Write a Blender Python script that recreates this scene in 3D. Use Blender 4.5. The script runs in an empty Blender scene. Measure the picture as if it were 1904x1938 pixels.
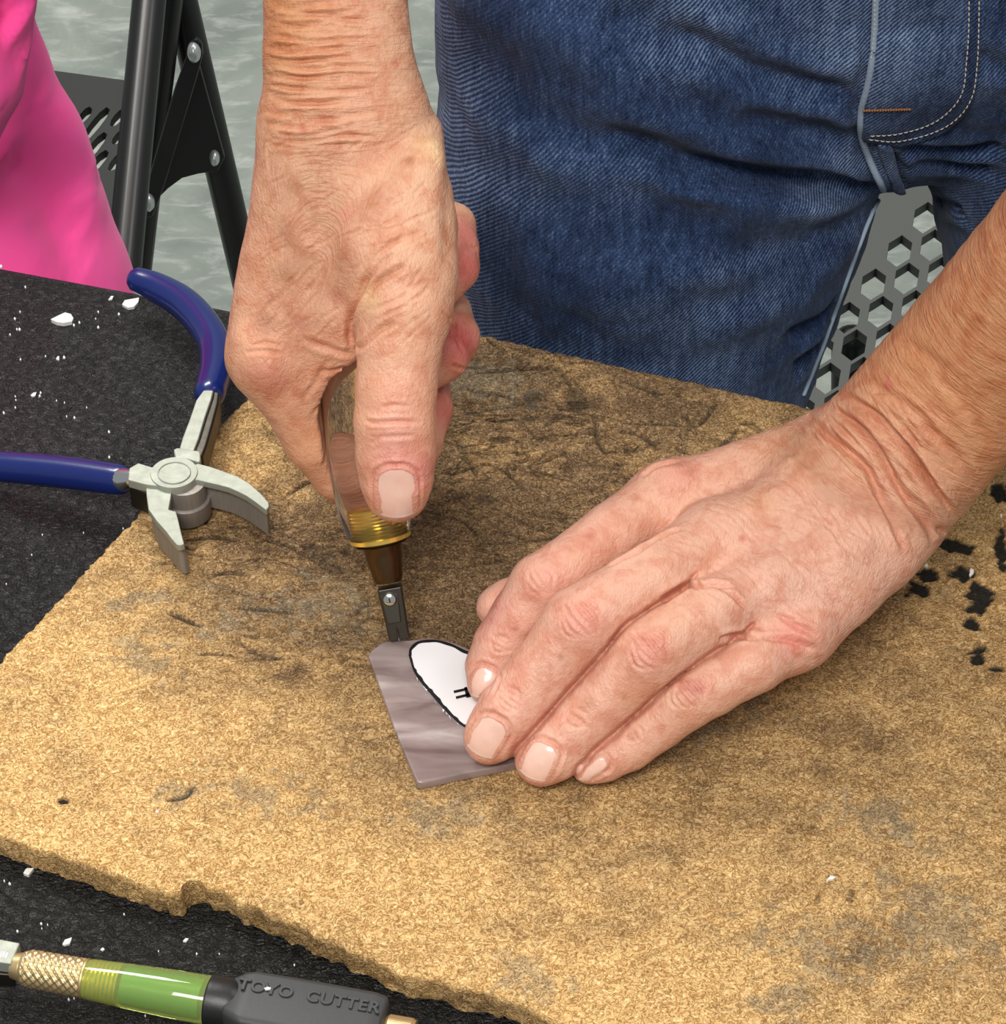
import bpy, bmesh, math, random
import numpy as np
from mathutils import Vector, Matrix, geometry
from mathutils.bvhtree import BVHTree

rng = np.random.default_rng(7)
random.seed(7)
SC = bpy.context.scene
COL = SC.collection
TT = 0.74                                   # height of the table top above the floor

# ------------------------------------------------------------------ camera, light, exposure
FPX, W, H = 5200.0, 1904, 1938
PITCH = math.radians(42)
EYE = np.array([0.0, -0.63, TT + 0.57])
FWD = np.array([0, math.cos(PITCH), -math.sin(PITCH)])
UPV = np.array([0, math.sin(PITCH), math.cos(PITCH)])
RGT = np.array([1.0, 0, 0])
cam = bpy.data.cameras.new('camera')
camo = bpy.data.objects.new('camera', cam)
COL.objects.link(camo)
camo.location = EYE
camo.rotation_euler = (math.pi / 2 - PITCH, 0, 0)
cam.sensor_fit = 'HORIZONTAL'
cam.sensor_width = 36.0
cam.lens = 36.0 * FPX / W
cam.clip_start = 0.02
SC.camera = camo

world = bpy.data.worlds.new('room_light')
SC.world = world
world.use_nodes = True
world.node_tree.nodes['Background'].inputs[0].default_value = (0.93, 0.97, 1.0, 1)
world.node_tree.nodes['Background'].inputs[1].default_value = 0.32


def area(name, loc, target, sx, sy, power, color):
    l = bpy.data.lights.new(name, 'AREA')
    l.shape, l.size, l.size_y, l.energy, l.color = 'RECTANGLE', sx, sy, power, color
    o = bpy.data.objects.new(name, l)
    o.location = loc
    o.rotation_euler = (Vector(target) - Vector(loc)).to_track_quat('-Z', 'Y').to_euler()
    COL.objects.link(o)
    return o


area('ceiling_panel_light', (-0.6, 1.15, 2.75), (-0.1, 0.0, 0.74), 1.2, 0.5, 54, (1.0, 0.97, 0.92))
area('ceiling_panel_light', (1.3, 0.6, 2.75), (0.1, 0.0, 0.74), 1.2, 0.6, 20, (1.0, 0.97, 0.92))
area('ceiling_panel_light', (-0.3, -1.5, 2.75), (0.1, 0.1, 0.7), 1.2, 0.6, 56, (1.0, 0.96, 0.90))
SC.view_settings.view_transform = 'Standard'
SC.view_settings.look = 'None'
SC.view_settings.exposure = 0.0
SC.view_settings.gamma = 1.0
SC.view_settings.use_curve_mapping = False


# ------------------------------------------------------------------ measuring helpers
def ray(px, py):
    d = FWD + RGT * (px - W / 2) / FPX - UPV * (py - H / 2) / FPX
    return d


def P(px, py, h=0.0):
    """point at height h above the table top"""
    d = ray(px, py)
    return EYE + d * ((TT + h - EYE[2]) / d[2])


def Q(px, py, y):
    """point on the upright plane at depth y"""
    d = ray(px, py)
    return EYE + d * ((y - EYE[1]) / d[1])


def rad(p, hw):
    return hw * float(np.dot(np.asarray(p) - EYE, FWD)) / FPX


def project(v):
    r = v - EYE
    z = r @ FWD
    return np.stack([W / 2 + FPX * (r @ RGT) / z, H / 2 - FPX * (r @ UPV) / z], 1)


BT = 0.011                                   # board thickness
GT = BT + 0.003                              # top of the glass piece
TIP = P(757, 1213, GT + 0.0006)              # where the cutting wheel touches the glass
HN = np.array([0, -math.cos(math.radians(30)), math.sin(math.radians(30))])


def HP(px, py, d=0.0):
    """point on the leaning plane through the held cutter, d metres towards the viewer's side"""
    r = ray(px, py)
    return EYE + r * (np.dot(TIP + HN * d - EYE, HN) / np.dot(r, HN))


# ------------------------------------------------------------------ object helpers
def link(name, me, mats=None, parent=None):
    o = bpy.data.objects.new(name, me)
    if mats is not None:
        for m in (mats if isinstance(mats, (list, tuple)) else [mats]):
            me.materials.append(m)
    COL.objects.link(o)
    if parent is not None:
        o.parent = parent
        o.matrix_parent_inverse = parent_matrix(parent).inverted()
    return o


def parent_matrix(p):
    m = Matrix.LocRotScale(p.location, p.rotation_euler, p.scale)
    if p.parent is not None:
        m = parent_matrix(p.parent) @ p.matrix_parent_inverse @ m
    return m


def tag(o, label, cat, group=None):
    o['label'], o['category'] = label, cat
    if group:
        o['group'] = group
    return o


def empty(name, loc, label, cat, group=None):
    o = bpy.data.objects.new(name, None)
    o.empty_display_size = 0.05
    o.location = loc
    COL.objects.link(o)
    return tag(o, label, cat, group)


def mesh_np(name, verts, faces, smooth=True):
    """fast mesh from arrays; faces is an (n,4) or (n,3) int array"""
    me = bpy.data.meshes.new(name)
    verts = np.asarray(verts, np.float32)
    faces = np.asarray(faces, np.int32)
    n, k = faces.shape
    me.vertices.add(len(verts))
    me.vertices.foreach_set('co', verts.ravel())
    me.loops.add(n * k)
    me.loops.foreach_set('vertex_index', faces.ravel())
    me.polygons.add(n)
    me.polygons.foreach_set('loop_start', np.arange(n, dtype=np.int32) * k)
    me.update(calc_edges=True)
    me.validate()
    me.polygons.foreach_set('use_smooth', np.full(len(me.polygons), smooth))
    return me


def mesh_pd(name, verts, faces, smooth=False):
    me = bpy.data.meshes.new(name)
    me.from_pydata([tuple(map(float, v)) for v in verts], [], [tuple(map(int, f)) for f in faces])
    bm = bmesh.new()
    bm.from_mesh(me)
    bmesh.ops.recalc_face_normals(bm, faces=bm.faces)
    bm.to_mesh(me)
    bm.free()
    for p in me.polygons:
        p.use_smooth = smooth
    return me


def finish(o, bevel=0.0, seg=2, subsurf=0, angle=0.6):
    if bevel:
        m = o.modifiers.new('bevel', 'BEVEL')
        m.width, m.segments, m.limit_method, m.angle_limit = bevel, seg, 'ANGLE', angle
        for p in o.data.polygons:
            p.use_smooth = True
        w = o.modifiers.new('normals', 'WEIGHTED_NORMAL')
        w.keep_sharp = True
    if subsurf:
        m = o.modifiers.new('sub', 'SUBSURF')
        m.levels = m.render_levels = subsurf
    return o


def verts_of(me):
    a = np.empty(len(me.vertices) * 3, np.float32)
    me.vertices.foreach_get('co', a)
    return a.reshape(-1, 3).astype(np.float64)


def normals_of(me):
    a = np.empty(len(me.vertices) * 3, np.float32)
    me.vertices.foreach_get('normal', a)
    return a.reshape(-1, 3).astype(np.float64)


def set_verts(me, v):
    me.vertices.foreach_set('co', np.asarray(v, np.float32).ravel())
    me.update()


def attr_f(me, name, a):
    t = me.attributes.new(name, 'FLOAT', 'POINT')
    t.data.foreach_set('value', np.asarray(a, np.float32).ravel())


def attr_v(me, name, a):
    t = me.attributes.new(name, 'FLOAT_VECTOR', 'POINT')
    t.data.foreach_set('vector', np.asarray(a, np.float32).ravel())


def attr_c(me, name, a):
    t = me.attributes.new(name, 'FLOAT_COLOR', 'POINT')
    c = np.ones((len(a), 4), np.float32)
    c[:, :3] = a
    t.data.foreach_set('color', c.ravel())


def subdivided(me, levels=1):
    o = bpy.data.objects.new('tmp', me)
    COL.objects.link(o)
    m = o.modifiers.new('s', 'SUBSURF')
    m.levels = m.render_levels = levels
    dg = bpy.context.evaluated_depsgraph_get()
    dg.update()
    r = bpy.data.meshes.new_from_object(o.evaluated_get(dg))
    bpy.data.objects.remove(o)
    return r


def prism(name, poly_top, depth, mats, parent=None, bevel=0.0, down=(0, 0, -1), holes=None, seg=2):
    """solid plate: a planar outline (3D points) pushed along `down` by depth, with optional holes"""
    loops = [[Vector(p) for p in poly_top]] + [[Vector(p) for p in h] for h in (holes or [])]
    flat = [p for l in loops for p in l]
    tris = geometry.tessellate_polygon(loops)
    n = len(flat)
    dv = Vector(down) * depth
    V = flat + [p + dv for p in flat]
    F = [tuple(t) for t in tris] + [tuple(i + n for i in reversed(t)) for t in tris]
    s = 0
    for l in loops:
        m = len(l)
        for i in range(m):
            a, b = s + i, s + (i + 1) % m
            F.append((a, b, b + n, a + n))
        s += m
    if not holes:
        F = [tuple(range(n)), tuple(range(2 * n - 1, n - 1, -1))] + F[2 * len(tris):]
    o = link(name, mesh_pd(name, V, F), mats, parent)
    return finish(o, bevel, seg) if bevel else o


def frame_of(t, up=(0, 0, 1)):
    t = np.asarray(t, float)
    t = t / np.linalg.norm(t)
    b = np.cross(np.asarray(up, float), t)
    if np.linalg.norm(b) < 1e-6:
        b = np.cross((1.0, 0, 0), t)
    b /= np.linalg.norm(b)
    return t, b, np.cross(t, b)


def spline(pts, n):
    """Catmull-Rom through the rows of pts"""
    p = np.asarray(pts, float)
    p = np.vstack([2 * p[0] - p[1], p, 2 * p[-1] - p[-2]])
    out = []
    m = len(p) - 3
    for q in np.linspace(0, m - 1e-9, n):
        i = int(q)
        t = q - i
        a, b, c, d = p[i:i + 4]
        out.append(0.5 * (2 * b + (c - a) * t + (2 * a - 5 * b + 4 * c - d) * t * t + (3 * b - a - 3 * c + d) * t ** 3))
    return np.array(out)


def tube(name, pts, radii, mats, parent=None, seg=16, n=None, flat=1.0, caps=True, up=(0, 0, 1)):
    pts = np.asarray(pts, float)
    radii = np.full(len(pts), radii) if np.isscalar(radii) else np.asarray(radii, float)
    if n:
        q = spline(np.column_stack([pts, radii]), n)
        pts, radii = q[:, :3], q[:, 3]
    if caps:                                  # round ends
        t0 = pts[0] - pts[1]
        t1 = pts[-1] - pts[-2]
        t0 /= np.linalg.norm(t0)
        t1 /= np.linalg.norm(t1)
        r0, r1 = radii[0], radii[-1]
        A = [(pts[0] + t0 * r0 * math.sin(a), r0 * math.cos(a)) for a in (1.5, 1.2, .8, .4)]
        B = [(pts[-1] + t1 * r1 * math.sin(a), r1 * math.cos(a)) for a in (.4, .8, 1.2, 1.5)]
        pts = np.vstack([[a[0] for a in A], pts, [b[0] for b in B]])
        radii = np.concatenate([[a[1] for a in A], radii, [b[1] for b in B]])
    V, F = [], []
    for i, p in enumerate(pts):
        t = pts[min(i + 1, len(pts) - 1)] - pts[max(i - 1, 0)]
        t, b, c = frame_of(t, up)
        for k in range(seg):
            a = 2 * math.pi * k / seg
            V.append(p + radii[i] * (b * math.cos(a) + c * math.sin(a) * flat))
    for i in range(len(pts) - 1):
        for k in range(seg):
            F.append((i * seg + k, i * seg + (k + 1) % seg, (i + 1) * seg + (k + 1) % seg, (i + 1) * seg + k))
    F.append(tuple(range(seg)))
    F.append(tuple(range((len(pts) - 1) * seg, len(pts) * seg)))
    return link(name, mesh_pd(name, V, F, True), mats, parent)


def lathe(name, origin, axis, prof, mats, parent=None, seg=48, closed=False, up=(0, 0, 1), smooth=True):
    """prof: (distance along axis, radius) pairs"""
    t, b, c = frame_of(axis, up)
    V, F = [], []
    for s, r in prof:
        for k in range(seg):
            a = 2 * math.pi * k / seg
            V.append(np.asarray(origin) + t * s + r * (b * math.cos(a) + c * math.sin(a)))
    m = len(prof)
    for i in range(m if closed else m - 1):
        j = (i + 1) % m
        for k in range(seg):
            F.append((i * seg + k, i * seg + (k + 1) % seg, j * seg + (k + 1) % seg, j * seg + k))
    if not closed:
        F.append(tuple(range(seg)))
        F.append(tuple(range((m - 1) * seg, m * seg)))
    o = link(name, mesh_pd(name, V, F, smooth), mats, parent)
    if smooth:
        o.data.set_sharp_from_angle(angle=0.55)
    return o


# ------------------------------------------------------------------ numpy noise and implicit surfaces
_perm = rng.permutation(4096)
_val = rng.random(4096) * 2 - 1


def vnoise(p):
    i = np.floor(p).astype(np.int64)
    f = p - i
    f = f * f * (3 - 2 * f)

    def h(dx, dy, dz):
        a = _perm[(i[:, 0] + dx) & 4095]
        a = _perm[(a + i[:, 1] + dy) & 4095]
        return _val[_perm[(a + i[:, 2] + dz) & 4095]]
    x, y, z = f.T
    c00 = h(0, 0, 0) * (1 - x) + h(1, 0, 0) * x
    c10 = h(0, 1, 0) * (1 - x) + h(1, 1, 0) * x
    c01 = h(0, 0, 1) * (1 - x) + h(1, 0, 1) * x
    c11 = h(0, 1, 1) * (1 - x) + h(1, 1, 1) * x
    return (c00 * (1 - y) + c10 * y) * (1 - z) + (c01 * (1 - y) + c11 * y) * z


def fbm(p, octs=3):
    s, a = 0, 1.0
    for _ in range(octs):
        s = s + a * vnoise(p)
        p = p * 2.03 + 17.1
        a *= 0.5
    return s


def smin(a, b, k):
    h = np.maximum(k - np.abs(a - b), 0) / k
    return np.minimum(a, b) - h * h * k * 0.25


class Field:
    def __init__(self, lo, hi, h):
        self.lo, self.h = np.asarray(lo, float), h
        self.n = np.ceil((np.asarray(hi) - self.lo) / h).astype(int) + 1
        self.ax = [self.lo[i] + np.arange(self.n[i]) * h for i in range(3)]

    def new(self):
        return np.full(self.n, 0.06, np.float32)

    def cone(self, D, a, b, ra, rb, k=0.004, flat=None, s=1.0):
        a, b = np.asarray(a, float), np.asarray(b, float)
        m = max(ra, rb) + k + 2.5 * self.h
        lo = np.clip(np.floor((np.minimum(a, b) - m - self.lo) / self.h).astype(int), 0, self.n)
        hi = np.clip(np.ceil((np.maximum(a, b) + m - self.lo) / self.h).astype(int) + 1, 0, self.n)
        if np.any(hi <= lo):
            return
        sl = tuple(slice(l, u) for l, u in zip(lo, hi))
        X = (self.ax[0][sl[0]] - a[0]).astype(np.float32)[:, None, None]
        Y = (self.ax[1][sl[1]] - a[1]).astype(np.float32)[None, :, None]
        Z = (self.ax[2][sl[2]] - a[2]).astype(np.float32)[None, None, :]
        ba = b - a
        L2 = float(ba @ ba) + 1e-12
        t = np.clip((X * ba[0] + Y * ba[1] + Z * ba[2]) / L2, 0, 1)
        qx, qy, qz = X - t * ba[0], Y - t * ba[1], Z - t * ba[2]
        d2 = qx * qx + qy * qy + qz * qz
        if flat is not None:
            f = np.asarray(flat, float)
            f = f / np.linalg.norm(f)
            q = qx * f[0] + qy * f[1] + qz * f[2]
            d2 = d2 + q * q * (1 / s ** 2 - 1)
        d = np.sqrt(d2) - (ra + (rb - ra) * t)
        D[sl] = smin(D[sl], d.astype(np.float32), k)

    def chain(self, D, pts, k=0.004, flat=None, s=1.0):
        """pts: list of (point, radius)"""
        q = np.array([a for a, r in pts])
        m = max(r for a, r in pts) + k + 3 * self.h
        lo = np.clip(np.floor((q.min(0) - m - self.lo) / self.h).astype(int), 0, self.n - 1)
        hi = np.clip(np.ceil((q.max(0) + m - self.lo) / self.h).astype(int) + 1, 1, self.n)
        sub = Field.__new__(Field)
        sub.lo, sub.h, sub.n = self.lo + lo * self.h, self.h, hi - lo
        sub.ax = [self.ax[i][lo[i]:hi[i]] for i in range(3)]
        T = sub.new()
        for (a, ra), (b, rb) in zip(pts[:-1], pts[1:]):
            sub.cone(T, a, b, ra, rb, 0.0012, flat, s)
        sl = tuple(slice(l, u) for l, u in zip(lo, hi))
        D[sl] = smin(D[sl], T, k)

    def surface(self, D, smooth=2):
        S = D < 0
        nx, ny, nz = D.shape
        cnt = np.zeros((nx - 1, ny - 1, nz - 1), np.int8)
        offs = [(i, j, k) for i in (0, 1) for j in (0, 1) for k in (0, 1)]
        for i, j, k in offs:
            cnt += S[i:nx - 1 + i, j:ny - 1 + j, k:nz - 1 + k]
        act = (cnt > 0) & (cnt < 8)
        I = np.argwhere(act)
        idx = np.full(act.shape, -1, np.int32)
        idx[act] = np.arange(len(I))
        vals = np.stack([D[I[:, 0] + o[0], I[:, 1] + o[1], I[:, 2] + o[2]] for o in offs], 1).astype(np.float64)
        acc, num = np.zeros((len(I), 3)), np.zeros(len(I))
        for e in range(8):
            for f in range(e + 1, 8):
                oa, ob = np.array(offs[e]), np.array(offs[f])
                if np.abs(oa - ob).sum() != 1:
                    continue
                va, vb = vals[:, e], vals[:, f]
                m = (va < 0) != (vb < 0)
                t = np.where(m, va / np.where(m, va - vb, 1), 0)
                acc += np.where(m[:, None], oa + t[:, None] * (ob - oa), 0)
                num += m
        V = self.lo + (I + acc / num[:, None]) * self.h
        faces = []
        for ax in range(3):
            u, v = [(1, 2), (2, 0), (0, 1)][ax]
            a = np.take(S, range(D.shape[ax] - 1), ax)
            b = np.take(S, range(1, D.shape[ax]), ax)
            E = np.argwhere(a != b)
            E = E[(E[:, u] > 0) & (E[:, v] > 0) & (E[:, u] < D.shape[u] - 1) & (E[:, v] < D.shape[v] - 1)]
            inside = S[E[:, 0], E[:, 1], E[:, 2]]

            def cell(du, dv):
                c = E.copy()
                c[:, u] += du
                c[:, v] += dv
                return idx[c[:, 0], c[:, 1], c[:, 2]]
            q = np.stack([cell(-1, -1), cell(0, -1), cell(0, 0), cell(-1, 0)], 1)
            q[~inside] = q[~inside][:, ::-1]
            faces.append(q)
        F = np.vstack(faces)
        F = F[(F >= 0).all(1)]
        e = np.vstack([F[:, [0, 1]], F[:, [1, 2]], F[:, [2, 3]], F[:, [3, 0]]])
        for _ in range(smooth):
            s = np.zeros_like(V)
            c = np.bincount(e[:, 0], minlength=len(V)) + np.bincount(e[:, 1], minlength=len(V))
            for k in range(3):
                s[:, k] = np.bincount(e[:, 0], V[e[:, 1], k], len(V)) + np.bincount(e[:, 1], V[e[:, 0], k], len(V))
            V = 0.5 * V + 0.5 * s / np.maximum(c, 1)[:, None]
        return V, F


def bvh_of(me):
    v = verts_of(me)
    f = np.empty(len(me.loops), np.int32)
    me.loops.foreach_get('vertex_index', f)
    k = len(me.polygons[0].vertices)
    return BVHTree.FromPolygons(v.tolist(), f.reshape(-1, k).tolist())


def on_surface(bvh, px, py):
    """where the line of sight of a measured point meets a surface: point, normal"""
    d = ray(px, py)
    loc, nor, i, t = bvh.ray_cast(Vector(EYE), Vector(d).normalized())
    if loc is None:
        return None, None
    n = np.array(nor)
    return np.array(loc), (n if n @ d < 0 else -n)


def polyline_on(bvh, pts, step=4.0):
    out = []
    pts = np.asarray(pts, float)
    seg = np.linalg.norm(np.diff(pts, axis=0), axis=1).sum()
    q = spline(pts, max(4, int(seg / step))) if len(pts) > 2 else np.linspace(pts[0], pts[1], max(3, int(seg / step)))
    for a in q:
        l, n = on_surface(bvh, *a)
        if l is not None:
            out.append(l)
    return np.array(out)


def crease(V, N, D, line, width, depth, ridge=0.35, taper=True):
    """adds a groove of given width and depth (metres) along a 3D line to the displacement D"""
    if len(line) < 2:
        return
    m = 4 * width
    lo, hi = line.min(0) - m, line.max(0) + m
    c = np.where(((V > lo) & (V < hi)).all(1))[0]
    if len(c) == 0:
        return
    d2 = ((V[c][:, None, :] - line[None]) ** 2).sum(2) if len(c) * len(line) < 6e6 else None
    if d2 is None:
        j = np.zeros(len(c), int)
        d = np.full(len(c), 9.0)
        for i, p in enumerate(line):
            e = ((V[c] - p) ** 2).sum(1)
            b = e < d
            d[b], j[b] = e[b], i
        d = np.sqrt(d)
    else:
        j = d2.argmin(1)
        d = np.sqrt(d2[np.arange(len(c)), j])
    s = j / (len(line) - 1)
    tp = np.clip(np.minimum(s, 1 - s) * 5, 0, 1) ** 0.7 if taper else 1.0
    D[c] += tp * depth * (-np.exp(-(d / width) ** 2) + ridge * np.exp(-((d - 2.1 * width) / width) ** 2))


# ------------------------------------------------------------------ material helpers
class M:
    def __init__(self, name, color=(0.5, 0.5, 0.5), rough=0.5, metal=0.0, spec=0.5):
        self.m = bpy.data.materials.new(name)
        self.m.use_nodes = True
        self.nt = self.m.node_tree
        self.b = self.nt.nodes['Principled BSDF']
        self.set('Base Color', (*color, 1))
        self.set('Roughness', rough)
        self.set('Metallic', metal)
        self.set('Specular IOR Level', spec)

    def set(self, k, v):
        if isinstance(v, bpy.types.NodeSocket):
            self.nt.links.new(v, self.b.inputs[k])
        else:
            self.b.inputs[k].default_value = v
        return self

    def node(self, t, out=0, _in=None, **kw):
        n = self.nt.nodes.new(t)
        for k, v in kw.items():
            setattr(n, k, v)
        for k, v in (_in or {}).items():
            if isinstance(v, bpy.types.NodeSocket):
                self.nt.links.new(v, n.inputs[k])
            else:
                n.inputs[k].default_value = v
        return n.outputs[out]

    def obj(self):
        return self.node('ShaderNodeTexCoord', 3)

    def attr(self, name, out=2):
        return self.node('ShaderNodeAttribute', out, attribute_name=name)

    def scaled(self, vec, s, rot=(0, 0, 0)):
        return self.node('ShaderNodeMapping', 0, {'Vector': vec, 'Scale': s if not np.isscalar(s) else (s, s, s), 'Rotation': rot})

    def noise(self, vec, scale, detail=3, rough=0.5, dist=0.0, out=0):
        return self.node('ShaderNodeTexNoise', out, {'Vector': vec, 'Scale': scale, 'Detail': detail, 'Roughness': rough, 'Distortion': dist})

    def voro(self, vec, scale, feature='F1', out=0, rnd=1.0):
        return self.node('ShaderNodeTexVoronoi', out, {'Vector': vec, 'Scale': scale, 'Randomness': rnd}, feature=feature)

    def ramp(self, fac, stops):
        n = self.nt.nodes.new('ShaderNodeValToRGB')
        self.nt.links.new(fac, n.inputs[0])
        e = n.color_ramp.elements
        while len(e) < len(stops):
            e.new(0.5)
        for el, (p, c) in zip(e, stops):
            el.position = p
            el.color = (*c, 1) if not np.isscalar(c) else (c, c, c, 1)
        return n.outputs[0]

    def mix(self, fac, a, b, blend='MIX'):
        n = self.nt.nodes.new('ShaderNodeMix')
        n.data_type, n.blend_type = 'RGBA', blend
        for s, v in ((n.inputs[0], fac), (n.inputs[6], a), (n.inputs[7], b)):
            if isinstance(v, bpy.types.NodeSocket):
                self.nt.links.new(v, s)
            else:
                s.default_value = v if np.isscalar(v) else (*v, 1)
        return n.outputs[2]

    def math(self, op, a, b=0.0, clamp=False):
        n = self.nt.nodes.new('ShaderNodeMath')
        n.operation, n.use_clamp = op, clamp
        for s, v in ((n.inputs[0], a), (n.inputs[1], b)):
            if isinstance(v, bpy.types.NodeSocket):
                self.nt.links.new(v, s)
            else:
                s.default_value = v
        return n.outputs[0]

    def bump(self, height, strength=0.5, dist=0.001, prev=None):
        i = {'Height': height, 'Strength': strength, 'Distance': dist}
        if prev is not None:
            i['Normal'] = prev
        o = self.node('ShaderNodeBump', 0, i)
        self.set('Normal', o)
        return o


def lin(r, g, b):
    return tuple((c / 255 / 12.92) if c / 255 <= 0.04045 else ((c / 255 + 0.055) / 1.055) ** 2.4 for c in (r, g, b))


# ------------------------------------------------------------------ materials
def mat_floor():
    m = M('polished_concrete', rough=0.45)
    o = m.obj()
    a = m.noise(o, 9, 5, 0.6, 0.6)
    c = m.ramp(a, [(0.3, lin(120, 128, 122)), (0.5, lin(142, 150, 142)), (0.62, lin(154, 160, 151)), (0.75, lin(186, 191, 184))])
    w = m.ramp(m.noise(m.scaled(o, (1, 2.2, 1)), 22, 5, 0.65, 0.5), [(0.5, 0.0), (0.72, 1.0)])
    c = m.mix(m.math('MULTIPLY', w, 0.5), c, lin(214, 218, 212))
    m.set('Base Color', c)
    return m.m


def mat_table():
    m = M('black_textured_plastic', lin(38, 38, 37), 0.5, spec=0.4)
    o = m.obj()
    a = m.noise(m.scaled(o, (1, 1.5, 1)), 260, 3, 0.55, 0.9)
    r = m.node('ShaderNodeMath', 0, {0: m.math('SUBTRACT', a, 0.5)}, operation='ABSOLUTE')
    b = m.noise(o, 900, 2, 0.5)
    hgt = m.math('ADD', m.math('MULTIPLY', r, -2.2), m.math('MULTIPLY', b, 0.35))
    m.bump(hgt, 0.9, 0.0026)
    m.set('Base Color', m.mix(m.noise(o, 14, 4, 0.6), lin(22, 22, 22), lin(36, 36, 35)))
    m.set('Roughness', m.math('ADD', m.math('MULTIPLY', m.noise(o, 30, 3), 0.2), 0.30))
    return m.m


def mat_board():
    m = M('pressed_fibre_board', rough=0.95, spec=0.12)
    o = m.obj()

    def ridge(vec, s, det, dist, w):
        n = m.noise(vec, s, det, 0.55, dist)
        r = m.math('ABSOLUTE', m.math('SUBTRACT', n, 0.5))
        return m.math('DIVIDE', r, w, True)
    worm = ridge(o, 460, 1, 1.5, 0.10)
    worm2 = ridge(o, 780, 1, 1.3, 0.15)
    f2 = m.noise(o, 1300, 2, 0.6)
    fib = m.math('ADD', m.math('MULTIPLY', worm, 0.42), m.math('ADD', m.math('MULTIPLY', worm2, 0.34), m.math('MULTIPLY', f2, 0.24)))
    light = m.ramp(fib, [(0.15, lin(132, 96, 56)), (0.42, lin(190, 148, 94)), (0.68, lin(221, 181, 122)), (0.90, lin(240, 208, 152))])
    dark = m.ramp(fib, [(0.15, lin(62, 47, 33)), (0.42, lin(100, 79, 56)), (0.68, lin(127, 102, 74)), (0.90, lin(158, 132, 100))])
    big = m.noise(o, 24, 5, 0.62, 0.6)
    mid = m.noise(m.scaled(o, (1, 1.4, 1)), 80, 4, 0.6, 0.8)
    dirt_shade = m.math('ADD', m.attr('dirt_shade'), m.math('ADD', m.math('MULTIPLY', m.math('SUBTRACT', big, 0.5), 1.5),
                                                 m.math('MULTIPLY', m.math('SUBTRACT', mid, 0.5), 1.3)), True)
    c = m.mix(dirt_shade, light, dark)
    # torn fibres and scuffs where the board has been used most
    tear = ridge(m.scaled(o, (0.55, 1.3, 1), (0, 0, -0.25)), 48, 4, 2.2, 0.035)
    tear = m.math('MULTIPLY', m.math('SUBTRACT', 1.0, tear), m.ramp(m.noise(o, 34, 2), [(0.40, 0.0), (0.56, 1.0)]))
    spot = m.ramp(m.noise(m.scaled(o, (1, 1.8, 1)), 110, 5, 0.7, 1.6), [(0.58, 0.0), (0.68, 1.0)])
    sc = m.attr('scar')
    c = m.mix(m.math('MULTIPLY', m.math('MULTIPLY', spot, sc), 0.75), c, lin(58, 42, 28))
    c = m.mix(m.math('MULTIPLY', m.math('MULTIPLY', tear, sc), 0.85), c, lin(44, 32, 22))
    g = m.attr('grey')
    c = m.mix(m.math('MULTIPLY', g, 0.5), c, m.mix(fib, lin(74, 66, 54), lin(160, 148, 124)))
    c = m.mix(m.attr('black'), c, m.mix(m.noise(o, 900, 3), lin(14, 13, 12), lin(58, 54, 48)))
    m.set('Base Color', c)
    hgt = m.math('SUBTRACT', fib, m.math('MULTIPLY', m.math('MULTIPLY', tear, sc), 0.8))
    m.bump(hgt, 0.6, 0.0008)
    return m.m


def mat_denim():
    m = M('blue_denim', rough=0.9, spec=0.12)
    o = m.obj()
    d = m.noise(o, 40, 3, 0.5)
    sx = m.node('ShaderNodeSeparateXYZ', 0, {0: o}).node.outputs
    t = m.math('SUBTRACT', m.math('MULTIPLY', sx[2], 1.0), m.math('MULTIPLY', sx[0], 1.15))
    t = m.math('ADD', t, m.math('MULTIPLY', d, 0.0014))
    t = m.math('ADD', t, m.math('MULTIPLY', m.noise(o, 1300, 2, 0.6), 0.0010))
    tw = m.math('ADD', m.math('MULTIPLY', m.math('SINE', m.math('MULTIPLY', t, 2 * math.pi / 0.0017)), 0.5), 0.5)
    twk = m.ramp(m.noise(o, 16, 2), [(0.42, 0.10), (0.64, 0.42)])      # the twill shows only here and there
    th = m.noise(m.scaled(o, (1, 1, 0.3)), 1000, 2, 0.6)
    sp = m.noise(o, 1500, 2, 0.7)
    slub = m.noise(m.scaled(o, (1, 1, 0.06)), 420, 2, 0.6)
    grain = m.math('ADD', m.math('MULTIPLY', tw, twk), m.math('ADD', m.math('MULTIPLY', th, 0.35), m.math('MULTIPLY', sp, 0.55)))
    grain = m.math('ADD', grain, m.math('MULTIPLY', m.math('SUBTRACT', slub, 0.5), 0.35))
    wear_tone = m.noise(m.scaled(o, (1.0, 1, 0.5)), 12, 5, 0.6)
    mid = m.noise(o, 70, 5, 0.7)
    lo = m.ramp(grain, [(0.32, lin(9, 15, 32)), (0.58, lin(27, 43, 74)), (0.95, lin(80, 102, 142))])
    hi = m.ramp(grain, [(0.32, lin(24, 37, 68)), (0.58, lin(62, 84, 124)), (0.95, lin(154, 174, 200))])
    k = m.math('ADD', m.math('MULTIPLY', m.math('SUBTRACT', wear_tone, 0.5), 1.6), m.math('MULTIPLY', m.math('SUBTRACT', mid, 0.5), 1.5))
    k = m.math('ADD', k, m.attr('wear_tone'), True)
    m.set('Base Color', m.mix(k, lo, hi))
    m.bump(grain, 0.45, 0.0006)
    m.set('Sheen Weight', 0.08)
    return m.m


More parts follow.
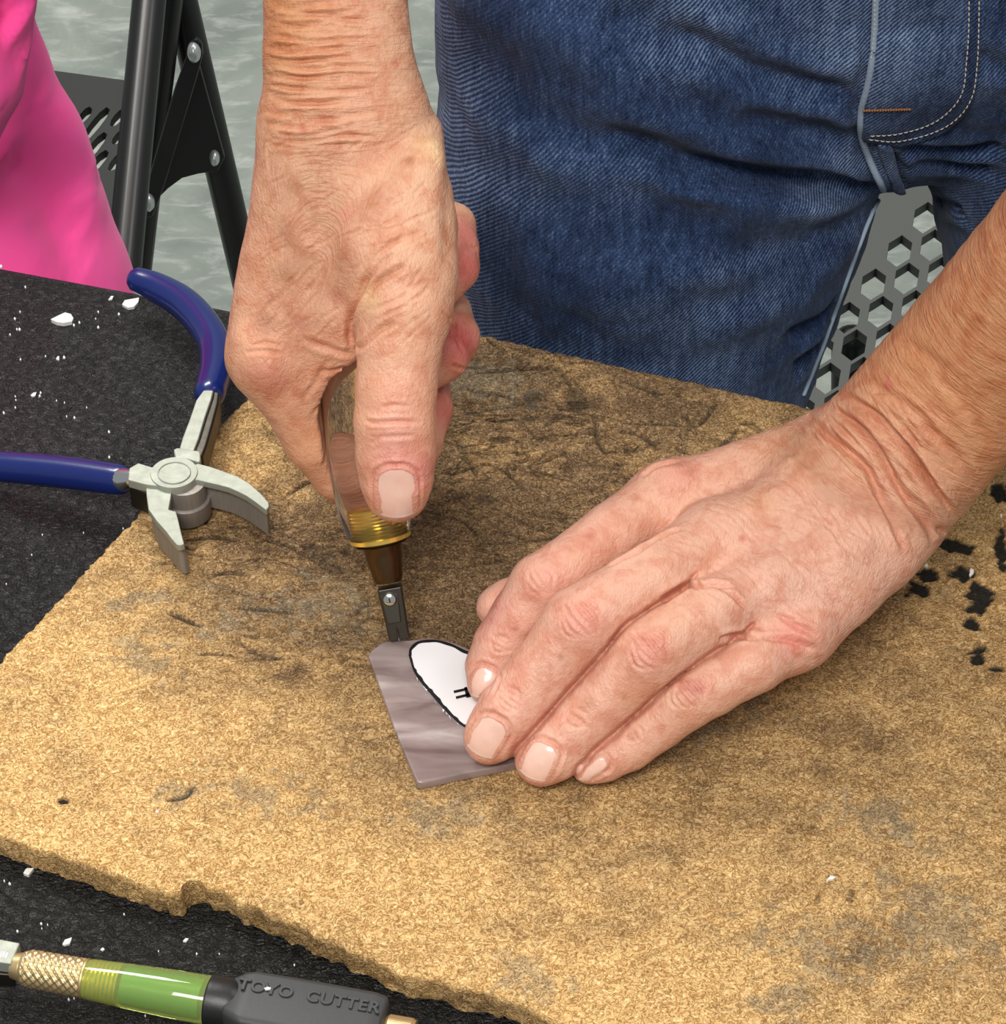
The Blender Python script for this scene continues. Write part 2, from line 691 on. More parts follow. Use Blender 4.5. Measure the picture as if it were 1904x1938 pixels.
def mat_skin():
    m = M('skin', rough=0.46, spec=0.42)
    base = m.attr('tone', 0)
    o = m.obj()
    l = m.attr('limb', 1)
    mot = m.noise(o, 150, 4, 0.65, 0.4)
    mot2 = m.noise(o, 42, 3, 0.55)
    c = m.mix(m.ramp(mot, [(0.38, 0.85), (0.56, 0.0)]), base, m.mix(1.0, base, (0.86, 0.68, 0.62), 'MULTIPLY'))
    c = m.mix(m.ramp(mot2, [(0.5, 0.0), (0.72, 0.55)]), c, m.mix(1.0, base, (1.03, 1.02, 0.95), 'MULTIPLY'))
    fk = m.ramp(m.voro(o, 95, 'F1'), [(0.10, 0.7), (0.2, 0.0)])
    fm = m.ramp(m.noise(o, 70, 2), [(0.52, 0.0), (0.62, 1.0)])
    c = m.mix(m.math('MULTIPLY', m.math('MULTIPLY', fk, fm), 0.7), c, m.mix(1.0, base, (0.70, 0.50, 0.40), 'MULTIPLY'))
    # fine skin lines: across the limb, plus a crossed lattice
    w1 = m.noise(m.scaled(l, (1.0, 0.16, 0.16)), 780, 3, 0.55, 0.7)
    w0 = m.noise(m.scaled(o, (1.0, 0.5, 1.0), (0.3, 0.5, 0.6)), 640, 3, 0.6, 1.0)
    w2 = m.noise(m.scaled(o, (1.0, 0.4, 0.8), (0.2, 0.3, -0.7)), 520, 2, 0.5, 0.6)
    cells = m.voro(m.scaled(o, (1.2, 0.8, 1.0), (0.3, 0.2, 0.6)), 640, 'DISTANCE_TO_EDGE')
    cells = m.ramp(cells, [(0.0, 0.0), (0.16, 1.0)])
    wr = m.attr('wrinkle')
    fa = m.ramp(wr, [(0.82, 0.0), (0.97, 1.0)])
    w1 = m.mix(fa, w0, w1)
    hgt = m.math('ADD', m.math('MULTIPLY', m.math('MULTIPLY', w1, wr), 1.4), m.math('ADD', m.math('MULTIPLY', w2, 0.5), m.math('MULTIPLY', cells, 0.10)))
    m.bump(hgt, 0.6, 0.0009)
    m.set('Base Color', c)
    m.set('Roughness', m.math('ADD', m.math('MULTIPLY', mot, 0.2), 0.36))
    m.set('Subsurface Weight', 0.13)
    m.set('Subsurface Radius', (1.0, 0.35, 0.2))
    m.set('Subsurface Scale', 0.0025)
    return m.m


def mat_nail():
    m = M('fingernail', rough=0.22, spec=0.5)
    f = m.attr('free')
    n = m.noise(m.attr('limb', 1), 3.0, 2)
    c = m.mix(f, m.mix(n, lin(238, 184, 168), lin(246, 206, 190)), lin(252, 238, 222))
    m.set('Base Color', c)
    m.set('Coat Weight', 0.35)
    m.set('Coat Roughness', 0.15)
    m.set('Subsurface Weight', 0.1)
    m.set('Subsurface Scale', 0.003)
    return m.m


def simple(name, col, rough, metal=0.0, spec=0.5, bump=None, coat=0.0):
    m = M(name, lin(*col), rough, metal, spec)
    if bump:
        m.bump(m.noise(m.obj(), bump[0], 3), bump[1], bump[2])
    if coat:
        m.set('Coat Weight', coat)
        m.set('Coat Roughness', 0.12)
    return m.m


def clear(name, col, rough=0.02, ior=1.49, trans=1.0):
    m = M(name, lin(*col), rough)
    m.set('Transmission Weight', trans)
    m.set('IOR', ior)
    return m.m


def mat_brushed(name, c0, c1, rough, scale=300, stretch=(1, 1, 0.2), metal=1.0):
    m = M(name, lin(*c0), rough, metal)
    n = m.noise(m.scaled(m.obj(), stretch), scale, 4, 0.6)
    m.set('Base Color', m.mix(n, lin(*c0), lin(*c1)))
    m.set('Roughness', m.math('ADD', m.math('MULTIPLY', n, 0.25), rough - 0.1))
    m.bump(n, 0.2, 0.0003)
    return m.m


def mat_stained():
    m = M('mauve_stained_glass', rough=0.12, spec=0.6)
    o = m.obj()
    n = m.noise(m.scaled(o, (0.7, 2.6, 1), (0, 0, 0.35)), 42, 4, 0.5, 0.9)
    c = m.ramp(n, [(0.3, lin(122, 104, 102)), (0.45, lin(152, 134, 132)), (0.58, lin(176, 160, 158)), (0.7, lin(200, 190, 186))])
    m.set('Base Color', c)
    m.set('Transmission Weight', 0.12)
    m.set('Coat Weight', 0.5)
    m.set('Coat Roughness', 0.05)
    return m.m


def mat_pink():
    m = M('hot_pink_cotton', lin(252, 78, 158), 0.85, spec=0.2)
    o = m.obj()
    m.set('Base Color', m.mix(m.noise(o, 18, 3), lin(250, 70, 150), lin(255, 98, 174)))
    m.bump(m.noise(o, 60, 3, 0.6), 0.2, 0.002)
    m.set('Sheen Weight', 0.15)
    return m.m


MAT = dict(
    floor=mat_floor(), table=mat_table(), board=mat_board(), denim=mat_denim(), skin=mat_skin(), nail=mat_nail(), pink=mat_pink(),
    stained=mat_stained(),
    seam=simple('faded_seam_denim', (140, 158, 178), 0.9, bump=(900, 0.4, 0.0005)),
    thread_light=simple('pale_thread', (190, 184, 176), 0.8),
    thread_orange=simple('rust_thread', (146, 96, 58), 0.8),
    black_metal=simple('black_enamelled_steel', (18, 18, 19), 0.42, spec=0.4, coat=0.12),
    black_plastic=simple('black_moulded_plastic', (26, 26, 26), 0.42, bump=(500, 0.15, 0.0004)),
    grip_black=simple('matt_black_grip', (52, 53, 54), 0.5, bump=(700, 0.12, 0.0003)),
    seat_grey=simple('charcoal_seat_plastic', (80, 83, 80), 0.6, bump=(300, 0.12, 0.0006)),
    seat_black=simple('black_seat_plastic', (40, 42, 41), 0.6, bump=(300, 0.12, 0.0006)),
    rivet=simple('dull_zinc_rivet', (200, 206, 204), 0.3, 0.7),
    blue=simple('cobalt_blue_vinyl', (12, 29, 94), 0.28, spec=0.5, coat=0.4),
    steel=mat_brushed('brushed_steel', (172, 176, 164), (150, 154, 143), 0.55, metal=0.55),
    steel_dark=mat_brushed('ground_steel', (158, 152, 144), (122, 116, 110), 0.5, 700, (1, 1, 0.15), 0.5),
    gun=mat_brushed('dark_gunmetal', (96, 92, 84), (70, 66, 60), 0.42),
    bronze=mat_brushed('dark_bronze', (112, 90, 64), (78, 62, 44), 0.34),
    chrome=simple('polished_steel', (225, 225, 222), 0.12, 1.0),
    brass=mat_brushed('worn_brass', (232, 208, 160), (200, 172, 120), 0.36, metal=0.85),
    brass_bright=simple('bright_brass', (252, 218, 112), 0.22, 0.8),
    clear=clear('clear_acrylic', (250, 246, 240)),
    green=clear('fluorescent_green_acrylic', (224, 252, 146), 0.06, 1.49, 0.82),
    green_core=simple('green_tube', (58, 138, 84), 0.4),
    paper=simple('white_paper', (238, 236, 238), 0.7, bump=(200, 0.05, 0.0004)),
    ink=simple('black_marker_ink', (18, 18, 20), 0.45),
    chip=simple('white_glass_chip', (236, 236, 230), 0.25, spec=0.6),
    hair=simple('fair_arm_hair', (226, 190, 140), 0.5),
    shoe=simple('grey_canvas_shoe', (90, 92, 96), 0.8),
)

# ------------------------------------------------------------------ floor
fl = link('floor', mesh_pd('floor', [(-4, -3, -0.02), (4, -3, -0.02), (4, 5, -0.02), (-4, 5, -0.02), (-4, -3, 0), (4, -3, 0), (4, 5, 0), (-4, 5, 0)],
                           [(0, 1, 2, 3), (4, 5, 6, 7), (0, 1, 5, 4), (1, 2, 6, 5), (2, 3, 7, 6), (3, 0, 4, 7)]), MAT['floor'])
fl['kind'] = 'structure'

# ------------------------------------------------------------------ work table
e0, e1 = P(0, 500), P(440, 581)
ed = (e1 - e0) / np.linalg.norm(e1 - e0)
en = np.array([ed[1], -ed[0], 0.0])                     # into the table, towards the viewer
ca, cb = e0 - ed * 0.75, e0 + ed * 0.85
tb = empty('folding_table', (*((ca + cb) / 2 + en * 0.35)[:2], 0), 'black pebble-textured plastic folding table under the fibre board', 'table')
prism('tabletop', [ca, ca + en * 0.74, cb + en * 0.74, cb], 0.038, MAT['table'], tb, 0.004)
for s in (0.14, 1.46):
    for w in (0.08, 0.66):
        q = ca + ed * s + en * w
        tube('leg', [(q[0], q[1], TT - 0.037), (q[0], q[1], 0.014)], 0.014, MAT['black_metal'], tb, 12)

# ------------------------------------------------------------------ fibre board
def hp(x, y):
    return P(x, y, BT)


L0, L1 = hp(0, 1287), hp(470, 757)
K0, K1 = hp(910, 633), hp(1480, 759)
dl, dk = (L1 - L0)[:2], (K1 - K0)[:2]


def meet(a, d, b, e):
    s = np.linalg.solve(np.array([[d[0], -e[0]], [d[1], -e[1]]]), (b - a)[:2])
    return a[:2] + d * s[0]


near = np.array([hp(*p)[:2] for p in [(-230, 1500), (-110, 1545), (0, 1577), (60, 1600), (150, 1628), (250, 1662), (300, 1680), (338, 1688), (352, 1668), (376, 1668), (430, 1690),
                                      (520, 1731), (640, 1787), (760, 1838), (900, 1872), (1000, 1902), (1060, 1936), (1200, 1985), (1500, 2080), (1860, 2190)]])
bl = meet(L0, dl, K0, dk)
rb = hp(1895, 1880)[:2]
br = meet(np.array([*rb, 0]), dl, K0, dk)
fl_ = near[0]
fr_ = near[-1]
NX, NY = 470, 400
u = np.linspace(0, 1, NX)
cum = np.concatenate([[0], np.cumsum(np.linalg.norm(np.diff(near, axis=0), axis=1))])
cum /= cum[-1]
nearc = np.stack([np.interp(u, cum, near[:, 0]), np.interp(u, cum, near[:, 1])], 1)
farc = bl[None] * (1 - u)[:, None] + br[None] * u[:, None]
v = np.linspace(0, 1, NY)[None, :, None]
straight = fl_[None] * (1 - u)[:, None] + fr_[None] * u[:, None]
XY = straight[:, None] * (1 - v) + farc[:, None] * v + (nearc - straight)[:, None] * np.clip(1 - v / 0.06, 0, 1) ** 1.5
p3 = np.concatenate([XY.reshape(-1, 2), np.full((NX * NY, 1), TT + BT)], 1)
iu, iv = np.meshgrid(np.arange(NX), np.arange(NY), indexing='ij')
edge = np.minimum(np.minimum(iu, NX - 1 - iu), np.minimum(iv, NY - 1 - iv)).ravel()
efac = np.clip(1 - edge / 4.0, 0, 1)
px0 = project(p3)[:, 1]
p3[:, 0] += efac * (vnoise(p3 * 260) * 0.0005 + vnoise(p3 * 900 + 5) * 0.0005)
p3[:, 1] += efac * (vnoise(p3 * 260 + 31) * 0.0006 * np.where(px0 > 1100, 1.6, 1.0) + vnoise(p3 * 900 + 77) * 0.0005)
p3[:, 2] += fbm(p3 * 420, 3) * 0.00014 - efac ** 2 * 0.0007 + efac * vnoise(p3 * 500 + 9) * 0.0004
px = project(p3)


def blob(x, y, rx, ry, rot=0.0, rag=0.35, sharp=4.0):
    a, b = px[:, 0] - x, px[:, 1] - y
    c, s = math.cos(rot), math.sin(rot)
    d = np.sqrt(((a * c + b * s) / rx) ** 2 + ((-a * s + b * c) / ry) ** 2)
    m = d < 2.2
    o = np.zeros(len(d))
    q = p3[m]
    o[m] = np.clip((1 - d[m] + rag * 1.6 * fbm(q * 330 + x, 3)) * sharp, 0, 1)
    return o


black = np.zeros(len(p3))
for a in [(1740, 1115, 24, 16, .1), (1822, 1084, 27, 14, .05), (1755, 1080, 20, 14, .3), (1810, 1033, 34, 14, .25), (1852, 1128, 24, 26, .6), (1843, 1180, 20, 15, 0),
          (1852, 1242, 14, 20, 0), (1852, 1232, 18, 8, 0), (1893, 925, 14, 22, 0), (1896, 1035, 14, 40, 0), (1888, 1265, 12, 4, 0),
          (1009, 757, 24, 20, -.5), (1092, 752, 20, 22, .8), (1079, 726, 28, 3.5, .9), (1100, 768, 22, 6, -.3), (978, 765, 10, 5, 0), (1005, 790, 18, 6, 0),
          (120, 1515, 12, 6, .1), (1546, 1702, 7, 14, .2), (1610, 1692, 6, 13, 0), (1637, 1672, 4, 9, 0), (1040, 697, 30, 4, .1), (1250, 745, 24, 5, .1),
          (915, 945, 24, 9, .1), (875, 850, 8, 26, -.6), (600, 1052, 34, 18, .4), (640, 1075, 18, 10, 0), (1170, 880, 10, 5, 0), (880, 695, 60, 3, .05), (1540, 1565, 16, 4, 0)]:
    black = np.maximum(black, blob(*a))
black *= np.clip(1.0 - 0.45 * np.clip((px[:, 0] < 1700) & (px[:, 0] > 560), 0, 1), 0, 1)
grey = np.zeros(len(p3))
for a in [(430, 1185, 70, 30, -.4), (300, 1130, 90, 26, -.2), (620, 1150, 120, 60, 0), (500, 1500, 110, 40, .2), (1000, 1850, 80, 45, .3), (1560, 1790, 150, 55, .25), (1790, 1760, 120, 70, .2),
          (1480, 1900, 60, 50, 0), (330, 1500, 60, 34, -.2), (905, 720, 120, 50, .2), (1360, 1350, 120, 40, -.5), (1680, 1560, 120, 40, .4), (1740, 1700, 90, 60, .5), (280, 1245, 70, 40, .2),
          (840, 1540, 90, 40, .1)]:
    grey = np.maximum(grey, blob(*a, 0.55, 1.4))
dirt_shade = np.zeros(len(p3)) + 0.24  # dirt and the body's and hands' shade, both painted into the colour
for x, y, rx, ry, w in [(900, 900, 420, 330, .62), (560, 1150, 330, 160, .42), (1200, 1450, 420, 130, .22), (1650, 1350, 300, 200, .25), (1250, 720, 420, 130, .6), (1000, 1000, 240, 160, .25), (760, 1080, 200, 120, .2), (430, 1000, 120, 90, .25),
                        (900, 1300, 240, 200, .28), (1700, 1780, 220, 120, .22), (1250, 1600, 260, 90, .12), (100, 1400, 260, 190, -.42), (250, 1620, 330, 90, -.34), (1200, 1880, 330, 90, -.34),
                        (700, 1700, 260, 110, -.36), (1650, 1150, 160, 160, .2)]:
    dirt_shade += w * np.exp(-(((px[:, 0] - x) / rx) ** 2 + ((px[:, 1] - y) / ry) ** 2))
scar = 0.12 + 0.85 * np.exp(-(((px[:, 0] - 980) / 480) ** 2 + ((px[:, 1] - 840) / 260) ** 2)) + 0.5 * np.exp(-(((px[:, 0] - 480) / 200) ** 2 + ((px[:, 1] - 1060) / 110) ** 2)) \
    + 0.25 * np.exp(-(((px[:, 0] - 1600) / 400) ** 2 + ((px[:, 1] - 1450) / 130) ** 2))
p3[:, 2] -= black * 0.0009
# gouged lines across the back of the board
Dz = np.zeros(len(p3))
for i in range(110):
    if i < 75:
        c = np.array((random.uniform(840, 1500), random.uniform(650, 1060)))
    else:
        c = np.array((random.uniform(340, 720), random.uniform(960, 1260)))
    a = random.gauss(0.05, .5)
    l = random.uniform(12, 55)
    d = np.array((math.cos(a), math.sin(a) * .8)) * l
    w = np.array((random.uniform(-8, 8), random.uniform(-10, 10)))
    q = np.array([hp(*b) for b in spline(np.array([c - d, c + w, c + d]), 30)])
    crease(p3, None, Dz, q, random.uniform(.0004, .0007), random.uniform(.0003, .0011), 0.2)
for ln in [[(1058, 702), (1080, 730), (1112, 768)], [(900, 706), (980, 700), (1050, 697)], [(870, 735), (960, 752), (1000, 770)], [(1126, 780), (1130, 830), (1150, 860)], [(1170, 715), (1240, 745)],
           [(1290, 780), (1320, 805), (1360, 760)], [(1180, 800), (1310, 805)], [(850, 900), (930, 880), (1000, 930)], [(880, 860), (905, 905)], [(1010, 880), (1090, 850)], [(920, 985), (1000, 1020), (1100, 1010)],
           [(540, 940), (580, 915), (610, 910)], [(500, 1020), (560, 1040), (640, 1090)], [(450, 1150), (560, 1160)], [(310, 1515), (350, 1508), (366, 1488)], [(880, 1070), (950, 1060)], [(920, 640), (960, 670)]]:
    q = np.array([hp(*a) for a in spline(np.array(ln, float), 60)]) if len(ln) > 2 else np.array([hp(*(np.array(ln[0]) * (1 - t) + np.array(ln[1]) * t)) for t in np.linspace(0, 1, 50)])
    crease(p3, None, Dz, q, 0.0006, 0.0012, 0.2)
p3[:, 2] += Dz
dirt_shade += np.clip(-Dz / 0.0006, 0, 1) * 0.9
black = np.maximum(black, np.clip(-Dz / 0.0010, 0, 1) * 0.7)
quad = np.stack([(iu[:-1, :-1] * NY + iv[:-1, :-1]).ravel(), (iu[1:, :-1] * NY + iv[1:, :-1]).ravel(), (iu[1:, 1:] * NY + iv[1:, 1:]).ravel(), (iu[:-1, 1:] * NY + iv[:-1, 1:]).ravel()], 1)
ring = np.concatenate([iu[:, 0] * NY, (NX - 1) * NY + np.arange(1, NY), (np.arange(NX - 2, -1, -1)) * NY + NY - 1, np.arange(NY - 2, 0, -1)])
rows, faces = [p3], [quad]
cen = p3[:, :2].mean(0)
prev = ring
base = len(p3)
for k, fr in enumerate((0.2, 0.4, 0.6, 0.8, 1.0)):
    w = p3[ring].copy()
    w[:, 2] = w[:, 2] * (1 - fr) + (TT + 0.0005) * fr
    dirn = w[:, :2] - cen
    dirn /= np.linalg.norm(dirn, axis=1)[:, None]
    j = vnoise(w * 420 + k * 7) * 0.0008 + vnoise(w * 1200) * 0.0004 - (0.0012 * fr ** 2)
    w[:, :2] += dirn * j[:, None]
    cur = base + np.arange(len(ring))
    faces.append(np.stack([prev, cur, np.roll(cur, -1), np.roll(prev, -1)], 1))
    rows.append(w)
    prev = cur
    base += len(ring)
V = np.vstack(rows)
bme = mesh_np('fibre_board', V, np.vstack(faces))
ext = len(V) - len(p3)
attr_f(bme, 'dirt_shade', np.concatenate([np.clip(dirt_shade, 0, 1), np.full(ext, 0.30)]))
attr_f(bme, 'black', np.concatenate([black, np.zeros(ext)]))
attr_f(bme, 'grey', np.concatenate([grey, np.zeros(ext)]))
attr_f(bme, 'scar', np.concatenate([np.clip(scar, 0, 1), np.zeros(ext)]))
tag(link('fibre_board', bme, MAT['board']), 'worn tan pressed-fibre work board with ragged crumbling edges on the black table', 'board')

# ------------------------------------------------------------------ piece of stained glass and the paper pattern
gl = [(697, 1240), (703, 1230), (724, 1215), (748, 1211), (776, 1211), (812, 1206), (850, 1212), (900, 1232), (950, 1262), (1010, 1320), (1050, 1400), (1060, 1428), (970, 1446), (880, 1463), (800, 1481), (789, 1480), (770, 1435), (742, 1365), (730, 1330), (712, 1280)]
go = prism('glass_piece', [P(*a, GT) for a in gl], 0.0029, MAT['stained'], None, 0.0005)
tag(go, 'mauve-grey streaky stained glass offcut held flat under the fingers on the board', 'glass')
pa = np.array([(774, 1240), (777, 1226), (792, 1214), (822, 1211), (852, 1218), (880, 1231), (915, 1245), (960, 1272), (1000, 1325), (985, 1385), (930, 1392), (882, 1377), (850, 1351), (815, 1312), (786, 1275)], float)
loop = spline(np.vstack([pa, pa[:1]]), 120)[:-1]
ctr = pa.mean(0)
pp = prism('paper_pattern', [P(*a, GT + 0.0006) for a in loop], 0.0005, MAT['paper'], None)
tag(pp, 'white paper leaf-shaped pattern with a black marker outline lying on the mauve glass', 'paper')
# thick marker outline, ragged where the scissors cut through it
V, F = [], []
for i, a in enumerate(loop):
    nrm = (a - ctr) / np.linalg.norm(a - ctr)
    lower = 1.0 if 40 < i * 15 / 119 * 10 else 1.0
    wv = 4.6 + 0.5 * math.sin(i * 0.7) + ((1.6 + random.uniform(-1.6, 1.6)) if (a[1] > 1262 and a[0] < 900) else 0)
    V += [P(*(a + nrm * 0.6), GT + 0.0008), P(*(a - nrm * wv), GT + 0.0008)]
n = len(loop)
for i in range(n):
    j = (i + 1) % n
    F.append((2 * i, 2 * j, 2 * j + 1, 2 * i + 1))
o = link('marker_outline', mesh_pd('marker_outline', V, F), MAT['ink'], pp)
o['label'] = 'ragged black marker outline'
finish(o).modifiers.new('solid', 'SOLIDIFY').thickness = 0.0002


def strip(name, a, b, wpx, h, mat, parent):
    a, b = np.array(a, float), np.array(b, float)
    d = (b - a) / np.linalg.norm(b - a)
    m = np.array([-d[1], d[0]]) * wpx / 2
    return prism(name, [P(*(a + m), h), P(*(b + m), h), P(*(b - m), h), P(*(a - m), h)], 0.0002, mat, parent)


strip('pen_mark', (859, 1309), (886, 1303), 4.0, GT + 0.0009, MAT['ink'], pp)
strip('pen_mark', (863, 1320), (888, 1314), 4.0, GT + 0.0009, MAT['ink'], pp)
strip('pen_mark', (883, 1300), (887, 1319), 9.0, GT + 0.0009, MAT['ink'], pp)
# cut-off ink flecks along the rim, still on the glass
for t in (0.06, 0.2, 0.24, 0.43, 0.58, 0.64, 0.7, 0.86):
    q = np.array([(783, 1279), (812, 1318), (846, 1355), (878, 1381)], float)
    a = spline(q, 100)[int(t * 98)]
    prism('paper_sliver', [P(a[0] + 1, a[1] - 3, GT + 0.0009), P(a[0] + 4 + random.uniform(-2, 2), a[1] - 2, GT + 0.0009), P(a[0] + random.uniform(3, 8), a[1] + random.uniform(1, 5), GT + 0.0009)], 0.0002, MAT['paper'], pp)


# ------------------------------------------------------------------ held glass cutter (leaning towards the person)
CA = HP(714, 985, 0) - TIP
CA /= np.linalg.norm(CA)


def along(pxy):
    """distance along the cutter axis for a measured point"""
    return float(np.dot(HP(*pxy, 0) - TIP, CA))


s_head, s_col0, s_col1, s_flange, s_top = along((746, 1108)), along((742, 1098)), along((724, 1032)), along((718, 1012)), along((682, 740))
gc = empty('glass_cutter', TIP, 'clear-handled glass cutter with dark head gripped upright in the hand', 'tool')
up_v = HN
r1 = rad(TIP, 1.0)
# clear acrylic barrel: solid body with a bulged waist
prof = [(s_flange + 0.0004, 59 * r1), (s_flange + 0.004, 65 * r1), (s_flange + 0.010, 70 * r1), (s_flange + 0.022, 71 * r1), (s_flange + 0.036, 66 * r1), (s_flange + 0.052, 56 * r1), (s_flange + 0.07, 54 * r1), (s_flange + 0.085, 50 * r1), (s_flange + 0.088, 40 * r1)]
q = spline(np.array(prof), 50)
inner = [(s_flange + 0.0005, 27 * r1), (s_flange + 0.012, 27 * r1), (s_flange + 0.024, 25 * r1), (s_flange + 0.07, 25 * r1), (s_flange + 0.0705, 8 * r1)]
full = [tuple(a) for a in q] + [(s_flange + 0.0878, 1e-5)]
lathe('handle', TIP, CA, full, MAT['clear'], gc, 64)
# brass fitting seen through the acrylic
lathe('brass_fitting', TIP, CA, [(s_flange - 0.0025, 40 * r1), (s_flange - 0.0012, 58 * r1), (s_flange, 59 * r1)] + [(s_flange + 0.0002 + k * 0.0005, (36 if k % 2 else 34.5) * r1) for k in range(18)] + [(s_flange + 0.0096, 20 * r1)], MAT['brass_bright'], gc, 48)
lathe('collar', TIP, CA, [(s_col0, 26 * r1), (s_col0 + 0.0012, 29 * r1), (s_col0 + 0.003, 30 * r1), (s_col1 - 0.003, 35 * r1), (s_col1 - 0.001, 35 * r1), (s_col1 + 0.0004, 40 * r1), (s_flange - 0.0022, 50 * r1)], MAT['bronze'], gc, 48)
t, b, c = frame_of(CA, up_v)
t_, bx, cx = CA, None, None
bx = np.cross(CA, HN)
bx /= np.linalg.norm(bx)
if bx[0] < 0:
    bx = -bx
cx = HN - CA * np.dot(HN, CA)
cx /= np.linalg.norm(cx)


def box_axis(name, s0, s1, w0, w1, d0, d1, mats, off=0.0, bevel=0.0005, x0=0.0):
    V = []
    for s, w, dd in ((s0, w0, d0), (s1, w1, d1)):
        for a, e in ((-1, -1), (1, -1), (1, 1), (-1, 1)):
            V.append(TIP + CA * s + bx * (a * w + x0) + cx * (e * dd + off))
    o = link(name, mesh_pd(name, V, [(0, 1, 2, 3), (4, 5, 6, 7), (0, 1, 5, 4), (1, 2, 6, 5), (2, 3, 7, 6), (3, 0, 4, 7)]), mats, gc)
    return finish(o, bevel)


hd = box_axis('cutter_head', 0.0005, s_head, 19 * r1, 23 * r1, 9 * r1, 18 * r1, MAT['gun'])
box_axis('face_plate', 0.006, s_head - 0.001, 13 * r1, 17 * r1, 2 * r1, 2 * r1, MAT['gun'], 15 * r1, 0.0003, -3 * r1)
lathe('cutting_wheel', TIP + CA * 0.0027 - bx * 0.0008, bx, [(0, 0.0005), (0.0003, 0.0022), (0.0007, 0.0028), (0.0011, 0.0022), (0.0014, 0.0005)], MAT['chrome'], gc, 32)
sc_c = TIP + CA * along((739, 1130)) + cx * 19 * r1 - bx * 3 * r1
sw = lathe('screw', sc_c - cx * 0.0008, cx, [(0, 13 * r1), (0.0009, 13 * r1), (0.0014, 11 * r1), (0.0017, 6 * r1), (0.00175, 1e-5)], MAT['chrome'], gc, 32)
o = box_axis('screw_slot', 0, 0.0014, 0.0002, 0.0002, 0.0002, 0.0002, MAT['gun'])
o.data.transform(Matrix.Translation(Vector(sc_c + cx * 0.0010 - TIP - CA * 0.0007)))
o.parent = sw
o.matrix_parent_inverse = parent_matrix(sw).inverted()

# ------------------------------------------------------------------ second glass cutter lying on the table
A0, A1 = P(50, 1832, 0.010), P(740, 1955, 0.0095)
AX = (A1 - A0) / np.linalg.norm(A1 - A0)
AL = (A1 - A0) / (740 - 50)


def sa(x):
    return float(np.dot(AL * (x - 50), AX))


k2 = rad(A0, 1.0)
g2 = empty('glass_cutter', (A0[0], A0[1], TT), 'fluorescent green glass cutter with knurled brass collar lying on the black table', 'tool')
lathe('nozzle', A0, AX, [(sa(20), 14 * k2), (sa(24), 24 * k2), (sa(32), 26 * k2), (sa(40), 28 * k2), (sa(50), 24 * k2)], MAT['brass'], g2)
# knurled brass collar: real diamond relief
seg, nr = 72, 46
V, F = [], []
t, b, c = frame_of(AX)
for i in range(nr):
    f = i / (nr - 1)
    s = sa(42) + (sa(166) - sa(42)) * f
    r = (30 + 7 * min(1, f * 9) + 1.5 * f) * k2
    for k in range(seg):
        a = 2 * math.pi * k / seg
        kn = (abs(((k / 3 + i / 3) % 2) - 1) + abs(((k / 3 - i / 3) % 2) - 1)) * 0.00022 if 2 < i < nr - 2 else 0
        V.append(A0 + AX * s + (r - kn) * (b * math.cos(a) + c * math.sin(a)))
for i in range(nr - 1):
    for k in range(seg):
        F.append((i * seg + k, i * seg + (k + 1) % seg, (i + 1) * seg + (k + 1) % seg, (i + 1) * seg + k))
F += [tuple(range(seg)), tuple(range((nr - 1) * seg, nr * seg))]
link('knurled_collar', mesh_pd('knurled_collar', V, F, False), MAT['brass'], g2)
lathe('threaded_fitting', A0, AX, [(sa(160), 30 * k2)] + [(sa(163 + k * 4), (31 if k % 2 else 28) * k2) for k in range(17)] + [(sa(230), 30 * k2), (sa(231), 2 * k2)], MAT['brass_bright'], g2)
lathe('green_barrel', A0, AX, [(sa(161), 36 * k2), (sa(175), 39 * k2), (sa(240), 42 * k2), (sa(320), 45 * k2), (sa(398), 47 * k2), (sa(402), 46 * k2), (sa(402.5), 1e-5)], MAT['green'], g2, 64)
lathe('oil_tube', A0, AX, [(sa(236), 4 * k2), (sa(237), 24 * k2), (sa(300), 25 * k2), (sa(385), 26 * k2), (sa(386), 4 * k2)], MAT['green_core'], g2)
lathe('black_ring', A0, AX, [(sa(398), 20 * k2), (sa(399), 48 * k2), (sa(402), 50 * k2), (sa(440), 50 * k2), (sa(452), 46 * k2), (sa(462), 40 * k2)], MAT['black_plastic'], g2, 64)
# flat-topped black grip with raised lettering
side = np.cross((0, 0, 1.0), AX)
side /= np.linalg.norm(side)
upn = np.cross(AX, side)
secs = []
for x, hw, ht, sh in ((438, 44, 38, 4), (462, 60, 46, 4), (480, 66, 49, 6), (600, 67, 49, 6), (700, 66, 49, 6), (722, 62, 46, 6), (728, 50, 38, 6)):
    secs.append([A0 + AX * sa(x) + side * (-sh * k2 + a * hw * k2) + upn * (e * ht * k2) for a, e in
                 ((-1, -.25), (-.82, -.75), (-.4, -.95), (.4, -.95), (.82, -.75), (1, -.25), (1, .55), (.93, .86), (.72, 1), (-.72, 1), (-.93, .86), (-1, .55))])
V = [p for s in secs for p in s]
F = []
for i in range(len(secs) - 1):
    for k in range(12):
        F.append((i * 12 + k, i * 12 + (k + 1) % 12, (i + 1) * 12 + (k + 1) % 12, (i + 1) * 12 + k))
F += [tuple(range(12)), tuple(range(len(V) - 12, len(V)))]
grip = link('grip', mesh_pd('grip', V, F), MAT['grip_black'], g2)
finish(grip, 0.0006)
cu = bpy.data.curves.new('lettering', 'FONT')
cu.body = 'TOYO  CUTTER'
cu.size, cu.extrude, cu.bevel_depth, cu.space_character, cu.offset = 0.0047, 0.0004, 0.00008, 1.12, 0.00008
cu.align_x, cu.align_y = 'CENTER', 'CENTER'
to = bpy.data.objects.new('lettering', cu)
COL.objects.link(to)
dg = bpy.context.evaluated_depsgraph_get()
dg.update()
tm = bpy.data.meshes.new_from_object(to.evaluated_get(dg))
